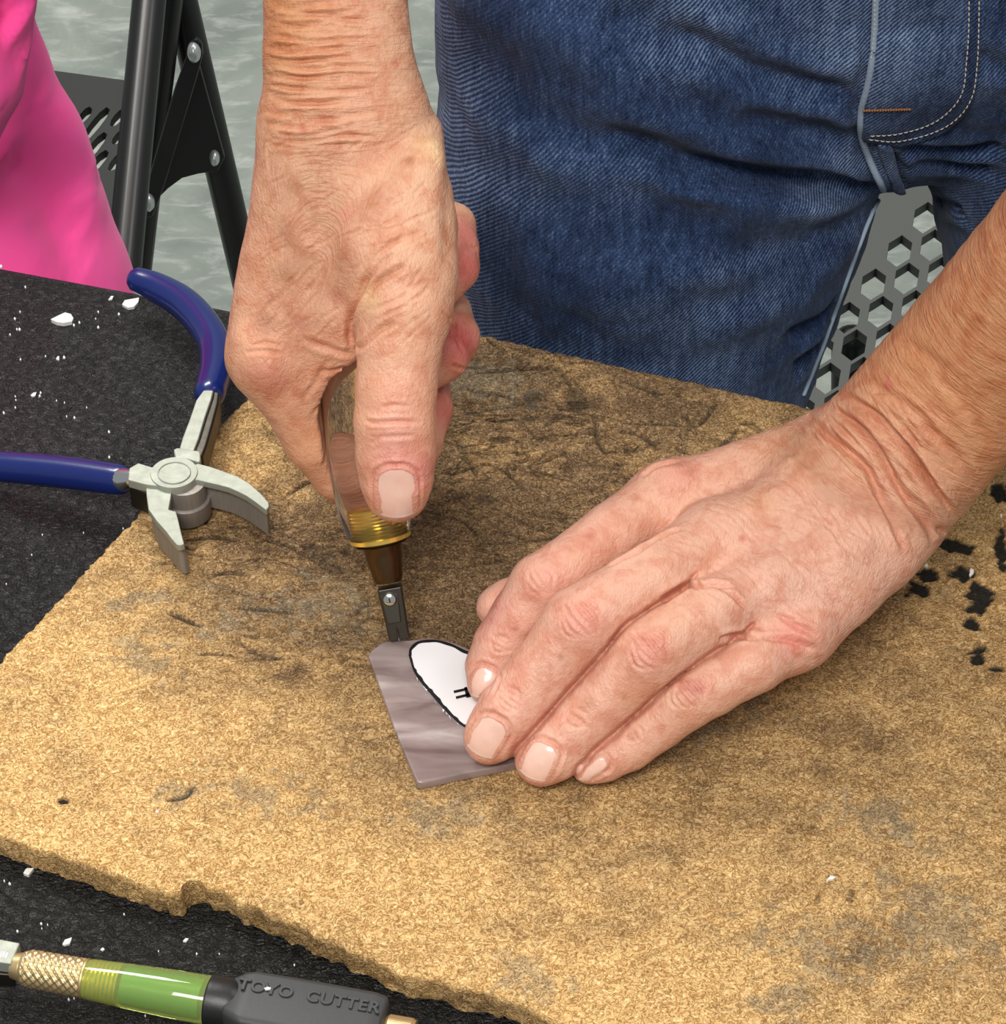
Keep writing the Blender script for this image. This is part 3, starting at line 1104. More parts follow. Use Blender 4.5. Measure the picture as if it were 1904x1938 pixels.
bpy.data.objects.remove(to)
tm.name = 'lettering'
ctr = A0 + AX * sa(586) + side * (12 * k2) + upn * (49 * k2)
Mx = Matrix.Identity(4)
for i, a in enumerate((AX, side, upn)):
    for r in range(3):
        Mx[r][i] = a[r]
Mx.translation = Vector(ctr)
tm.transform(Mx)
lo = link('lettering', tm, MAT['grip_black'], grip)
lathe('end_cap', A0, AX, [(sa(726), 20 * k2), (sa(728), 30 * k2), (sa(734), 34 * k2), (sa(776), 34 * k2), (sa(783), 30 * k2), (sa(785), 10 * k2)], MAT['brass'], g2, 40, smooth=False)
# steel head with the wheel block
prism('cutter_head', [P(*a, 0.0135) for a in ((-30, 1775), (2, 1777), (38, 1784), (21, 1824), (-30, 1817))], 0.004, MAT['steel'], g2, 0.0004)
prism('head_shank', [P(*a, 0.0095) for a in ((-30, 1822), (26, 1826), (26, 1846), (-30, 1842))], 0.005, MAT['gun'], g2, 0.0004)
for a, w in (((2, 1806), 2), ((7, 1806), 2), ((12, 1808), 2)):
    strip('stamp_mark', (a[0] - 2, a[1] + 5), (a[0] + 2, a[1] - 5), w, 0.0136, MAT['chrome'], g2)

# ------------------------------------------------------------------ nipping pliers
pv = empty('nipping_pliers', P(330, 905, 0), 'open glass nippers with blue vinyl handles resting on the board corner', 'pliers')
HT = 0.0265


def cz(x, y):
    return (200 + x / 5.6, 820 + y / 5.6)


rj = [cz(*a) for a in ((880, 350), (980, 318), (1110, 352), (1250, 400), (1400, 455), (1520, 525), (1650, 640), (1728, 730), (1735, 775), (1702, 812), (1650, 775), (1580, 722), (1490, 660), (1400, 615), (1300, 572), (1200, 545), (1080, 518), (960, 490), (880, 545), (820, 480))]
jaw_r = prism('jaw', [P(*a, HT) for a in rj], 0.0024, MAT['steel'], pv, 0.0003)
rb_ = [cz(*a) for a in ((965, 489), (1080, 518), (1200, 545), (1300, 572), (1400, 615), (1490, 660), (1580, 722), (1650, 775), (1702, 812), (1728, 770), (1720, 735), (1645, 650), (1520, 540), (1400, 470), (1250, 415), (1110, 365), (985, 340))]
prism('jaw_blade', [P(*a, HT - 0.0022) for a in rb_], 0.0098, MAT['steel_dark'], pv, 0.0003, down=(0.0, -0.05, -1))
lj = [cz(*a) for a in ((425, 555), (560, 580), (700, 598), (697, 640), (688, 700), (668, 805), (705, 818), (745, 825), (768, 905), (790, 1000), (812, 1090), (835, 1172), (790, 1186), (752, 1180), (690, 1110), (640, 1040), (540, 930), (452, 805), (432, 660))]
prism('jaw', [P(*a, HT - 0.0012) for a in lj], 0.0024, MAT['steel'], pv, 0.0003)
lb = [cz(*a) for a in ((600, 590), (698, 600), (690, 700), (672, 800), (745, 828), (790, 1000), (835, 1165), (800, 1190), (755, 1180), (640, 1045), (540, 935), (470, 830))]
prism('jaw_blade', [P(*a, HT - 0.0034) for a in lb], 0.0105, MAT['steel_dark'], pv, 0.0003, down=(0.08, -0.12, -1))
cpx = cz(725, 425)
pc = P(*cpx, HT)
lathe('pivot_disc', pc - np.array([0, 0, 0.003]), (0, 0, 1), [(0, 47 * r1), (0.0030, 47 * r1), (0.0034, 46 * r1), (0.00341, 1e-5)], MAT['steel'], pv, 56)
lathe('rivet', pc + np.array([0.0001, -0.0004, 0.0002]), (0, 0, 1), [(0, 33 * r1), (0.0005, 33 * r1), (0.0006, 32 * r1), (0.0006, 31 * r1), (0.0003, 30.5 * r1), (0.0003, 1e-5)], MAT['steel'], pv, 48)
pb = P(*cz(830, 480), HT)
lathe('pivot_drum', (pb[0], pb[1], TT + BT + 0.0015), (0, 0, 1), [(0, 46 * r1), (0.0005, 48 * r1), (0.0062, 48 * r1), (0.0066, 44 * r1), (0.0067, 42 * r1), (0.0105, 42 * r1), (0.0125, 40 * r1)], MAT['steel_dark'], pv, 56)
# arms running to the handles
prism('arm', [P(*a, HT) for a in [cz(x, y) for x, y in ((250, 368), (345, 312), (490, 357), (560, 345), (620, 560), (450, 545), (380, 530), (236, 492))]], 0.0032, MAT['steel'], pv, 0.0003)
prism('arm_side', [P(*a, HT - 0.003) for a in [cz(x, y) for x, y in ((240, 492), (450, 540), (470, 560), (470, 700), (440, 640), (250, 560))]], 0.0085, MAT['gun'], pv, 0.0004)
prism('shoulder', [P(*a, HT + 0.0004) for a in [cz(x, y) for x, y in ((718, 168), (760, 150), (995, 186), (1006, 215), (1006, 292), (985, 305), (860, 268), (738, 258))]], 0.004, MAT['steel'], pv, 0.0006)
arm_l = [(339, 850), (346, 826), (358, 795), (371, 757), (385, 738), (404, 738), (400, 755), (388, 790), (376, 830), (367, 853)]
prism('arm', [P(*a, HT) for a in arm_l], 0.0025, MAT['steel'], pv, 0.0004)
arm_d = [(366, 853), (376, 830), (388, 790), (400, 755), (404, 738), (416, 742), (414, 762), (404, 800), (392, 842), (384, 862), (372, 862)]
prism('arm_side', [P(*a, HT - 0.0012) for a in arm_d], 0.009, MAT['gun'], pv, 0.0008)
hA = [(264, 531, 26), (298, 545, 30), (346, 573, 33), (384, 612, 33), (407, 655, 33), (409, 700, 33), (397, 745, 31)]
hz = [0.0135, 0.0135, 0.015, 0.017, 0.0185, 0.020, 0.0215]
tube('handle_grip', [P(x, y, z) for (x, y, w), z in zip(hA, hz)], [rad(P(x, y, .018), w * .96) for x, y, w in hA], MAT['blue'], pv, 24, 60)
hB = [(-160, 880, 26), (-60, 880, 28), (40, 886, 30), (130, 895, 31), (205, 905, 30), (226, 908, 29)]
tube('handle_grip', [P(x, y, 0.0085 + 0.009 * max(0, (x + 60) / 290)) for x, y, w in hB], [rad(P(x, y, .012), w) for x, y, w in hB], MAT['blue'], pv, 24, 50)
tube('shank', [P(222, 907, .0175), P(236, 908, .019), P(252, 903, .0205)], [rad(pc, 25), rad(pc, 23), rad(pc, 17)], MAT['chrome'], pv, 20)

# ------------------------------------------------------------------ chips of glass on the table and the board
def chip(pts, h, thick, label=None, name='glass_chip'):
    c = np.mean([P(*p, h) for p in pts], 0)
    top = [P(*p, h + thick) for p in pts]
    n = len(top)
    V = [c + (p - c) * 1.0 for p in top] + [np.array([*(c + (p - c) * 0.96)[:2], TT + h]) for p in top] + [c + np.array([0, 0, thick * 1.25])]
    F = [(i, (i + 1) % n, n + (i + 1) % n, n + i) for i in range(n)] + [(i, (i + 1) % n, 2 * n) for i in range(n)] + [tuple(range(n, 2 * n))]
    V = [v - np.array([*c[:2], TT + h]) for v in V]
    o = link(name, mesh_pd(name, V, F), MAT['chip'])
    o.location = (*c[:2], TT + h)
    return o


GRP = 'glass chips scattered over the table and board'
big = [([(96, 604), (110, 597), (123, 591), (134, 594), (139, 602), (136, 608), (120, 611), (106, 609)], 0, .0016, 'largest white glass chip alone on the black table, pear-shaped'),
       ([(231, 576), (236, 568), (250, 568), (263, 563), (262, 571), (254, 580), (242, 582)], 0, .0012, 'curved white glass chip just below the tip of the upper blue handle'),
       ([(205, 567), (210, 561), (215, 560), (212, 566)], 0, .0006, 'small pointed glass chip left of the upper blue handle tip'),
       ([(44, 1652), (48, 1645), (64, 1643), (54, 1656)], 0, .0011, 'clear angular glass chip under the ragged near edge of the board'),
       ([(118, 1787), (123, 1778), (136, 1774), (132, 1785), (122, 1788)], 0, .0008, 'white glass chip above the knurled brass collar on the table'),
       ([(190, 1797), (195, 1793), (198, 1796), (194, 1799)], 0, .0005, 'tiny glass chip above the green barrel of the lying cutter'),
       ([(346, 1781), (352, 1776), (357, 1776), (352, 1782)], 0, .0006, 'sliver of glass between the green barrel and the board edge'),
       ([(58, 748), (61, 745), (65, 746), (69, 742), (67, 748), (62, 750)], 0, .0006, 'hooked white glass chip in the cluster of three on the black table'),
       ([(106, 679), (109, 675), (112, 674), (112, 681)], 0, .0006, 'half-round white glass chip beside a smaller one mid-table'),
       ([(1835, 1080), (1838, 1075), (1843, 1078), (1843, 1084), (1836, 1091), (1834, 1087), (1838, 1084)], BT, .0008, 'white crescent glass chip on a black mark at the right of the board'),
       ([(1564, 1666), (1572, 1657), (1582, 1659), (1576, 1664), (1569, 1664), (1566, 1668)], BT, .0007, 'small white glass chip alone on the near part of the board'),
       ([(1749, 1070), (1753, 1066), (1757, 1070), (1754, 1074)], BT, .0008, 'small bright glass chip on the board beside the wrist'),
       ([(500, 1870), (506, 1868), (513, 1869), (512, 1872), (502, 1873)], .0165, .0005, 'white glass chip lying on the black grip of the cutter'),
       ([(294, 1535), (298, 1532), (301, 1536), (296, 1538)], BT, .0005, 'pale glass speck at the end of the curved brown stain on the board')]
for pts, h, th, lab in big:
    tag(chip(pts, h, th), lab, 'glass chip', GRP)
small = [(48, 543, 4), (38, 590, 4), (28, 603, 5), (32, 623, 4), (37, 623, 6), (19, 633, 4), (140, 615, 5), (150, 610, 5), (186, 590, 4), (225, 594, 5), (186, 619, 5), (121, 676, 6), (77, 743, 5), (75, 749, 5),
         (29, 771, 4), (7, 781, 5), (30, 757, 3), (29, 750, 3), (141, 790, 5), (164, 771, 3), (39, 680, 4), (86, 674, 3), (181, 603, 3), (2, 504, 7), (206, 817, 5), (207, 865, 5), (122, 762, 3), (107, 758, 3), (126, 788, 3),
         (18, 1672, 6), (8, 1667, 4), (33, 1762, 5), (78, 1748, 5), (79, 1757, 3), (372, 1805, 4), (275, 1922, 4), (130, 1891, 5), (140, 1889, 4), (557, 1826, 4), (415, 1805, 3), (300, 1800, 3), (233, 1000, 3), (80, 1012, 3),
         (60, 1050, 3), (158, 1008, 3), (12, 1105, 3), (90, 1750, 3), (235, 1730, 4), (1895, 975, 5)]
for i, (x, y, s) in enumerate(small):
    h = BT if x > 1000 else 0
    a0 = random.uniform(0, 6)
    pts = [(x + s * .46 * math.cos(a0 + k * 1.26) * random.uniform(.7, 1.1), y + s * .36 * math.sin(a0 + k * 1.26) * random.uniform(.7, 1.1)) for k in range(5)]
    if h:
        zone = ('tiny white glass speck at the edge of the board beyond the wrist', None)
    elif y < 850 and x > 100:
        zone = ('tiny white glass speck on the black table inside the open plier handles', 'glass specks inside the plier handles')
    elif y < 850:
        zone = ('tiny white glass speck on the black table below the pink top', 'glass specks below the pink top')
    elif y < 1300:
        zone = ('tiny white glass speck on the black table around the lower blue handle', 'glass specks around the lower handle')
    else:
        zone = ('tiny white glass speck on the black table around the lying cutter', 'glass specks around the lying cutter')
    tag(chip(pts, h, .0003 + s * .00005), zone[0], 'glass chip', zone[1])

# ------------------------------------------------------------------ folding chairs
def chair_seat(name, z, outer, holes, thick, mats, parent):
    def S(x, y):
        return P(x, y, z - TT)
    return prism(name, [S(*a) for a in outer], thick, mats, parent, 0.0, holes=[[S(*a) for a in h] for h in holes])


ch = empty('folding_chair', (-0.18, 0.74, 0), 'black steel folding chair with slotted seat behind the table corner', 'chair')
YC = 0.70


def lens(x0, y0, x1, y1, w):
    a, b = np.array((x0, y0), float), np.array((x1, y1), float)
    d = (b - a) / np.linalg.norm(b - a)
    m = np.array((d[1], -d[0])) * w
    r = []
    for f, g in ((0, .45), (.2, .9), (.5, 1), (.8, .85), (1, .3)):
        r.append(a + (b - a) * f + m * g)
    for f, g in ((1, -.3), (.8, -.85), (.5, -1), (.2, -.9), (0, -.45)):
        r.append(a + (b - a) * f + m * g)
    return [tuple(q) for q in r]


sh = [(138, 203, 118, 232, 8), (172, 204, 148, 233, 8), (205, 205, 155, 268, 9), (236, 208, 210, 238, 8), (238, 246, 213, 272, 8), (200, 252, 152, 312, 9), (203, 286, 160, 336, 9), (110, 205, 90, 240, 8), (150, 282, 118, 322, 9), (240, 285, 206, 322, 9), (165, 340, 140, 370, 8)]
chair_seat('seat', 0.45, [(-200, 96), (60, 128), (238, 152), (256, 156), (250, 400), (215, 430), (120, 500), (-200, 450)], [lens(*a) for a in sh], 0.005, MAT['seat_black'], ch)


def ctube(name, pts, r, yo=0.0, parent=ch, mats=None, n=None):
    return tube(name, [Q(x, y, YC + yo + dy) for x, y, dy in pts], r, mats or MAT['black_metal'], parent, 20, n)


def to_floor(a, b, z=0.011):
    """continues the line a-b down to the floor"""
    return a + (b - a) * ((z - a[2]) / (b[2] - a[2]))


fa, fb = Q(288, -60, YC - .03), Q(240, 450, YC - 0.18)
fb2 = to_floor(fa, fb)
tube('leg', [fa + (fa - fb) * 1.1, fa, fb, fb2], 0.0092, MAT['black_metal'], ch, 20)
ra, rb2 = Q(340, -10, YC + 0.03), Q(455, 480, YC + 0.03)
tube('leg', [ra + (ra - rb2) * 0.9, ra, rb2, to_floor(ra, rb2)], 0.0095, MAT['black_metal'], ch, 20)
# inner upright bar beside the front leg and the rear leg's foot
tube('upright', [Q(325, -80, YC + 0.015), Q(318, 0, YC + 0.015), Q(262, 500, YC + 0.012), to_floor(Q(318, 0, YC + 0.015), Q(262, 500, YC + 0.012))], 0.0085, MAT['black_metal'], ch, 16)
br_ = prism('brace', [Q(x, y, YC - 0.016) for x, y in ((357, 84), (370, 74), (382, 84), (384, 105), (372, 150), (318, 330), (302, 378), (288, 412), (274, 414), (268, 400), (272, 372), (330, 170), (352, 110))], 0.004, MAT['black_metal'], ch, 0.0012, down=(0, 1, 0))
prism('gusset', [Q(x, y, YC + 0.012) for x, y in ((372, 105), (395, 190), (425, 300), (412, 325), (375, 330), (345, 338), (318, 358), (296, 380), (290, 330), (330, 190))], 0.004, MAT['black_metal'], ch, 0.001, down=(0, 1, 0))


def rivet(x, y, yy, rx, parent):
    p = Q(x, y, yy)
    rr = rad(p, rx)
    o = lathe('rivet', p + np.array([0, 0.003, 0]), (0, -1, 0), [(0, rr), (0.003, rr), (0.0055, rr * .8), (0.0068, rr * .45), (0.0071, 1e-5)], MAT['rivet'], parent, 24)
    for v_ in o.data.vertices:
        v_.co.z = p[2] + (v_.co.z - p[2]) * 1.55
    return o


rivet(367, 101, YC - 0.018, 13, br_)
rivet(281, 384, YC - 0.018, 12, br_)
rivet(272, 362, YC - 0.015, 5, br_)
rivet(406, 300, YC + 0.010, 10, ch)
# far side frame of the same chair, out to the left and behind the pink shirt
o2 = np.array([-0.40, 0.02, 0])
tube('leg', [fa + o2, fb + o2, fb2 + o2], 0.0108, MAT['black_metal'], ch, 16)
tube('leg', [ra + (ra - rb2) * 0.9 + o2, ra + o2, rb2 + o2, to_floor(ra, rb2) + o2], 0.0095, MAT['black_metal'], ch, 16)
hi0, hi1 = fa + (fa - fb) * 1.1, fa + (fa - fb) * 1.1 + o2
tube('backrest', [hi0, hi0 + np.array([0, 0, .03]), hi1 + np.array([0, 0, .03]), hi1], 0.0108, MAT['black_metal'], ch, 16)

c2 = empty('folding_chair', P(1650, 560, 0.45 - TT) * np.array([1, 1, 0]), 'grey folding chair with star-cut seat seen between the denim legs', 'chair')


def star(x, y, s):
    out = []
    for k in range(12):
        a = 2 * math.pi * k / 12 + 0.3
        r = s * (1.0 if k % 2 else 0.86)
        out.append((x + r * math.cos(a) * 0.98 + 0.10 * r * math.sin(a), y + r * math.sin(a) * 1.08 - 0.35 * r * math.cos(a)))
    return out


va, vb = np.array((63, -11)), np.array((-49.5, 63))
seat_out = [(1650, 330), (2060, 262), (2060, 560), (1840, 980), (1300, 980), (1330, 820)]
holes = []
o_ = np.array((1702.0, 475))
for i in range(-3, 6):
    for j in range(-2, 7):
        q = o_ + va * i + vb * j
        if i < 0 and q[1] < 640 and not (j >= 0 and i >= 0):
            if (q - o_) @ np.array((0.98, 0.17)) < -120 - 0:
                continue
        if q[1] < 395 or q[0] > 1960 or q[1] > 900 or q[0] < 1380:
            continue
        if i < 0 and j < 2:
            continue
        h_ = star(*q, 26.5)
        ok = True
        for a, b in zip(seat_out, seat_out[1:] + seat_out[:1]):
            ok = ok and all((b[0] - a[0]) * (y - a[1]) - (b[1] - a[1]) * (x - a[0]) > 9 * math.hypot(b[0] - a[0], b[1] - a[1]) for x, y in h_)
        if ok:
            holes.append(h_)
chair_seat('seat', 0.45, seat_out, holes, 0.0055, MAT['seat_grey'], c2)
for a, b in (((1590, 640), (1500, 1000)), ((1900, 330), (1960, 420))):
    pass
f1, f2 = P(1612, 652, 0.43 - TT), P(1560, 720, 0.02 - TT)
f2 = np.array([f1[0] + 0.03, f1[1] - 0.02, 0.011])
tube('leg', [f1, f2], 0.0105, MAT['black_metal'], c2, 16)
for x, y in ((1990, 300), (1990, 600), (1400, 880)):
    q = P(x, y, 0.436 - TT)
    tube('leg', [q, (q[0] + 0.02, q[1], 0.011)], 0.0105, MAT['black_metal'], c2, 16)

# ------------------------------------------------------------------ person: jeans
pn = empty('person', (0.15, 0.18, 0), 'person in blue jeans behind the board, scoring glass with a hand cutter', 'person')


def VD(p):
    """unit direction from a point to the viewpoint"""
    d = EYE - np.asarray(p)
    return d / np.linalg.norm(d)


def QR(px_, py_, y, hw):
    p = Q(px_, py_, y)
    return p, rad(p, hw)


JF = Field((-0.10, 0.04, 0.02), (0.46, 0.34, 1.16), 0.0032)
D1, D2, DP = JF.new(), JF.new(), JF.new()
# the leg to the left of the picture, then the other one
JF.chain(D1, [QR(1246, -60, .178, 425), QR(1246, 180, .178, 418), QR(1240, 330, .176, 424), QR(1226, 480, .172, 380), QR(1205, 640, .166, 345), QR(1178, 830, .166, 325), (np.array([0.045, .19, .42]), .056), (np.array([0.045, .20, .06]), .052)], 0.02)
JF.chain(D2, [QR(2150, -60, .178, 425), QR(2150, 180, .178, 418), QR(2150, 330, .176, 380), QR(2160, 480, .172, 368), QR(2170, 640, .168, 350), QR(2190, 830, .168, 335), (np.array([.25, .19, .42]), .056), (np.array([.25, .20, .06]), .052)], 0.02)
JF.chain(DP, [QR(1310, -420, .178, 415), QR(2090, -420, .178, 415)], 0.02)
JF.chain(DP, [QR(1310, -160, .178, 400), QR(2090, -160, .178, 400)], 0.02)
JF.chain(DP, [QR(1700, -300, .165, 330), QR(1700, 20, .165, 270)], 0.02)
JF.chain(DP, [QR(1695, 40, .150, 210), QR(1705, 215, .150, 120)], 0.02)
legs = smin(D1, D2, 0.004)
DJ = smin(legs, DP, 0.014)
Vj, Fj = JF.surface(DJ, 4)
jm = subdivided(mesh_np('jeans', Vj, Fj), 1)
V, N = verts_of(jm), normals_of(jm)
bj = bvh_of(jm)
Dd = np.zeros(len(V))
folds = [([(1255, 55), (1340, 95), (1420, 135), (1520, 165), (1620, 180)], .0045, .0042), ([(1130, 250), (1260, 290), (1400, 330), (1560, 350), (1668, 352)], .005, .0052),
         ([(1250, 318), (1340, 326), (1450, 338), (1560, 350), (1660, 358)], .0035, .004), ([(960, 215), (1100, 262), (1230, 290)], .007, .003), ([(1395, 215), (1500, 245), (1630, 268)], .005, .0028),
         ([(1340, 480), (1440, 476), (1560, 440), (1650, 395)], .006, .0036), ([(1290, 590), (1390, 560), (1490, 520), (1600, 470)], .007, .0026), ([(1480, 640), (1540, 610), (1580, 570)], .004, .003),
         ([(1500, 700), (1545, 660)], .004, .0025), ([(1660, 40), (1730, 45), (1830, 42)], .0022, .0018), ([(1700, 284), (1800, 284), (1904, 276)], .003, .0036), ([(1720, 300), (1800, 310), (1880, 320)], .003, .0022),
         ([(1745, 372), (1790, 385), (1830, 400)], .003, .0022), ([(1130, 30), (1220, 62), (1330, 118)], .008, .0028), ([(860, 120), (980, 150), (1120, 205)], .010, .0025), ([(1080, 470), (1090, 560), (1085, 640)], .008, .0018),
         ([(1648, -10), (1646, 60), (1643, 110), (1631, 170), (1622, 205), (1621, 250), (1632, 285), (1645, 320), (1664, 358)], .002, .0016), ([(1690, 285), (1700, 320), (1706, 358)], .002, .0024),
         ([(1840, 100), (1880, 120), (1930, 130)], .004, .002), ([(1180, 410), (1300, 430), (1400, 420)], .009, .002), ([(900, 420), (960, 520), (1010, 620)], .012, .0018)]
for ln, w, d in folds:
    crease(V, N, Dd, polyline_on(bj, ln, 5), w, d, 0.45)
Dd += fbm(V * np.array([22, 22, 34]), 3) * 0.0016 + fbm(V * 120 + 3, 2) * 0.00035
V = V + N * Dd[:, None]
set_verts(jm, V)
pxj = project(V)
wear_tone = 0.30 + 0.35 * np.exp(-(((pxj[:, 0] - 1500) / 260) ** 2 + ((pxj[:, 1] - 110) / 120) ** 2)) + 0.30 * np.exp(-(((pxj[:, 0] - 1760) / 90) ** 2 + ((pxj[:, 1] - 120) / 70) ** 2)) \
    + 0.16 * np.exp(-(((pxj[:, 0] - 960) / 170) ** 2 + ((pxj[:, 1] - 330) / 260) ** 2)) + 0.14 * np.exp(-(((pxj[:, 0] - 1200) / 300) ** 2 + ((pxj[:, 1] - 30) / 90) ** 2)) \
    - 0.14 * np.exp(-(((pxj[:, 0] - 1350) / 240) ** 2 + ((pxj[:, 1] - 640) / 140) ** 2)) - 0.25 * np.exp(-(((pxj[:, 0] - 1720) / 80) ** 2 + ((pxj[:, 1] - 330) / 60) ** 2))
wear_tone += np.clip(Dd / 0.0035, -1, 1) * 0.14  # creases darker, ridges paler, following the fold relief
attr_f(jm, 'wear_tone', np.clip(wear_tone, 0, 1))
jeans = link('jeans', jm, MAT['denim'], pn)
bj = bvh_of(jm)


def drape(name, edge_a, edge_b, nu, nv, lift, thick, mat, parent, bulge=0.0):
    """cloth strip lying on the jeans between two measured lines"""
    A, B = spline(np.array(edge_a, float), nu), spline(np.array(edge_b, float), nu)
    V, F = [], []
    for i in range(nu):
        for j in range(nv):
            t = j / (nv - 1)
            l, n = on_surface(bj, *(A[i] * (1 - t) + B[i] * t))
            if l is None:
                l, n = np.array(V[-1]), np.zeros(3)
            V.append(l + n * (lift + bulge * math.sin(math.pi * t)))
    g = np.array(V).reshape(nu, nv, 3)
    for _ in range(6):                        # stiff layers bridge the small wrinkles
        s = g.copy()
        s[1:-1] = (g[:-2] + 2 * g[1:-1] + g[2:]) / 4
        if nv > 2:
            s[:, 1:-1] = (s[:, :-2] + 2 * s[:, 1:-1] + s[:, 2:]) / 4
        g = s
    V = list(g.reshape(-1, 3))
    for i in range(nu - 1):
        for j in range(nv - 1):
            F.append((i * nv + j, (i + 1) * nv + j, (i + 1) * nv + j + 1, i * nv + j + 1))
    me = mesh_pd(name, V, F, True)
    if (normals_of(me) @ VD(V[0])).mean() < 0:
        me.flip_normals()
    o = link(name, me, mat, parent)
    m = o.modifiers.new('solid', 'SOLIDIFY')
    m.thickness, m.offset = thick, -1
    q = project(np.array(V))

    def g(x, y, rx, ry):
        return np.exp(-(((q[:, 0] - x) / rx) ** 2 + ((q[:, 1] - y) / ry) ** 2))
    jl = spline(np.array([(1845, -40), (1842, 60), (1838, 120), (1831, 172), (1806, 213), (1763, 242), (1700, 259), (1640, 260)], float), 120)
    dj = np.sqrt(((q[:, None, :] - jl[None]) ** 2).sum(2)).min(1)
    attr_f(me, 'wear_tone', np.clip(-.55 * np.exp(-(dj / 11) ** 2) + 0.42 + .4 * g(1710, 150, 50, 60) + .35 * g(1790, 110, 40, 50) + .25 * g(1690, 90, 30, 60) - .5 * g(1790, 225, 70, 30) - .35 * g(1845, 120, 10, 200) - .4 * g(1720, 262, 90, 10) - .3 * g(1720, 45, 90, 14), 0, 1))  # worn patches; the dark of the top fold is painted in too
    return o


fly = drape('fly_flap', [(1657, -40), (1656, 40), (1654, 100), (1643, 165), (1632, 205), (1632, 240), (1638, 262)],
            [(1856, -40), (1854, 40), (1852, 110), (1842, 175), (1815, 225), (1765, 258), (1700, 272)], 40, 24, 0.0014, 0.0016, MAT['denim'], jeans)
bfly = bvh_of(fly.data)
drape('crotch_seam', [(1658, 268), (1668, 300), (1678, 330), (1690, 358)], [(1688, 268), (1697, 300), (1706, 330), (1716, 358)], 20, 8, 0.001, 0.0016, MAT['denim'], jeans, 0.0016)


def seam_tube(name, pts, r, mat, n=60, lift=0.0006):
    q = []
    for a in spline(np.array(pts, float), n):
        l, nn = on_surface(bj, *a)
        if l is not None:
            q.append(l + nn * lift)
    q = np.array(q)
    for _ in range(8):
        q[1:-1] = (q[:-2] + 2 * q[1:-1] + q[2:]) / 4
    return tube(name, q, r, mat, jeans, 8)


seam_tube('fly_edge', [(1659, -40), (1658, 40), (1655, 100), (1644, 165), (1633, 205), (1632, 250), (1644, 290), (1658, 325), (1674, 356)], 0.00125, MAT['seam'], 90, 0.0006)
seam_tube('inseam', [(1664, 372), (1648, 405), (1630, 450), (1608, 510), (1590, 560), (1572, 610), (1556, 655), (1536, 705), (1520, 745)], 0.0008, MAT['seam'], 70, 0.0004)


def stitches(name, pts, mat, pitch=10.5, fill=0.8, r=0.00027, lift=0.0003):
    pts = np.array(pts, float)
    L = np.linalg.norm(np.diff(pts, axis=0), axis=1).sum()
    q = spline(pts, int(L / 2))
    cum = np.concatenate([[0], np.cumsum(np.linalg.norm(np.diff(q, axis=0), axis=1))])
    V, F = [], []
    for s in np.arange(0, cum[-1] - pitch, pitch):
        ends = []
        for t in (s, s + pitch * fill * 0.5, s + pitch * fill):
            l, n = on_surface(bfly if lift < 0.001 else bj, np.interp(t, cum, q[:, 0]), np.interp(t, cum, q[:, 1]))
            if l is not None:
                ends.append((l, n))
        if len(ends) < 3:
            continue
        b = len(V)
        for k, (l, n) in enumerate(ends):
            d = ends[2][0] - ends[0][0]
            d /= np.linalg.norm(d)
            sd = np.cross(n, d)
            rr = r * (1.0 if k == 1 else 0.6)
            c = l + n * (lift + (0.0002 if k == 1 else 0))
            V += [c + sd * rr, c + n * rr, c - sd * rr, c - n * rr]
        for k in range(2):
            for e in range(4):
                F.append((b + k * 4 + e, b + k * 4 + (e + 1) % 4, b + k * 4 + 4 + (e + 1) % 4, b + k * 4 + 4 + e))
        F += [(b, b + 1, b + 2, b + 3), (b + 8, b + 9, b + 10, b + 11)]
    o = link(name, mesh_pd(name, V, F, True), mat, jeans)
    o['kind'] = 'stuff'
    return o


stitches('stitching', [(1834, -30), (1833, 60), (1828, 120), (1822, 170), (1800, 205), (1760, 234), (1700, 252), (1645, 256)], MAT['thread_light'])
stitches('stitching', [(1853, -30), (1852, 60), (1848, 125), (1840, 180), (1812, 222), (1765, 250), (1700, 266), (1640, 262)], MAT['thread_light'])
stitches('bar_tack', [(1634, 208), (1660, 207), (1690, 206), (1724, 205)], MAT['thread_orange'], 5, 0.95, 0.0006)
stitches('stitching', [(1656, -20), (1655, 60), (1648, 120)], MAT['thread_light'], 9, .5, .0003)

for sx in (0.045, 0.25):
    so = bpy.data.meshes.new('shoe')
    SF = Field((sx - .07, .02, -0.01), (sx + .07, .31, .13), .005)
    Ds = SF.new()
    SF.cone(Ds, (sx, .24, .045), (sx, .08, .036), .043, .04, .02, (0, 0, 1), .8)
    SF.cone(Ds, (sx, .22, .06), (sx, .21, .085), .042, .046, .03)
    a, f = SF.surface(Ds, 2)
    a[:, 2] = np.maximum(a[:, 2], 0.0005)
    link('shoe', mesh_np('shoe', a, f), MAT['shoe'], pn)


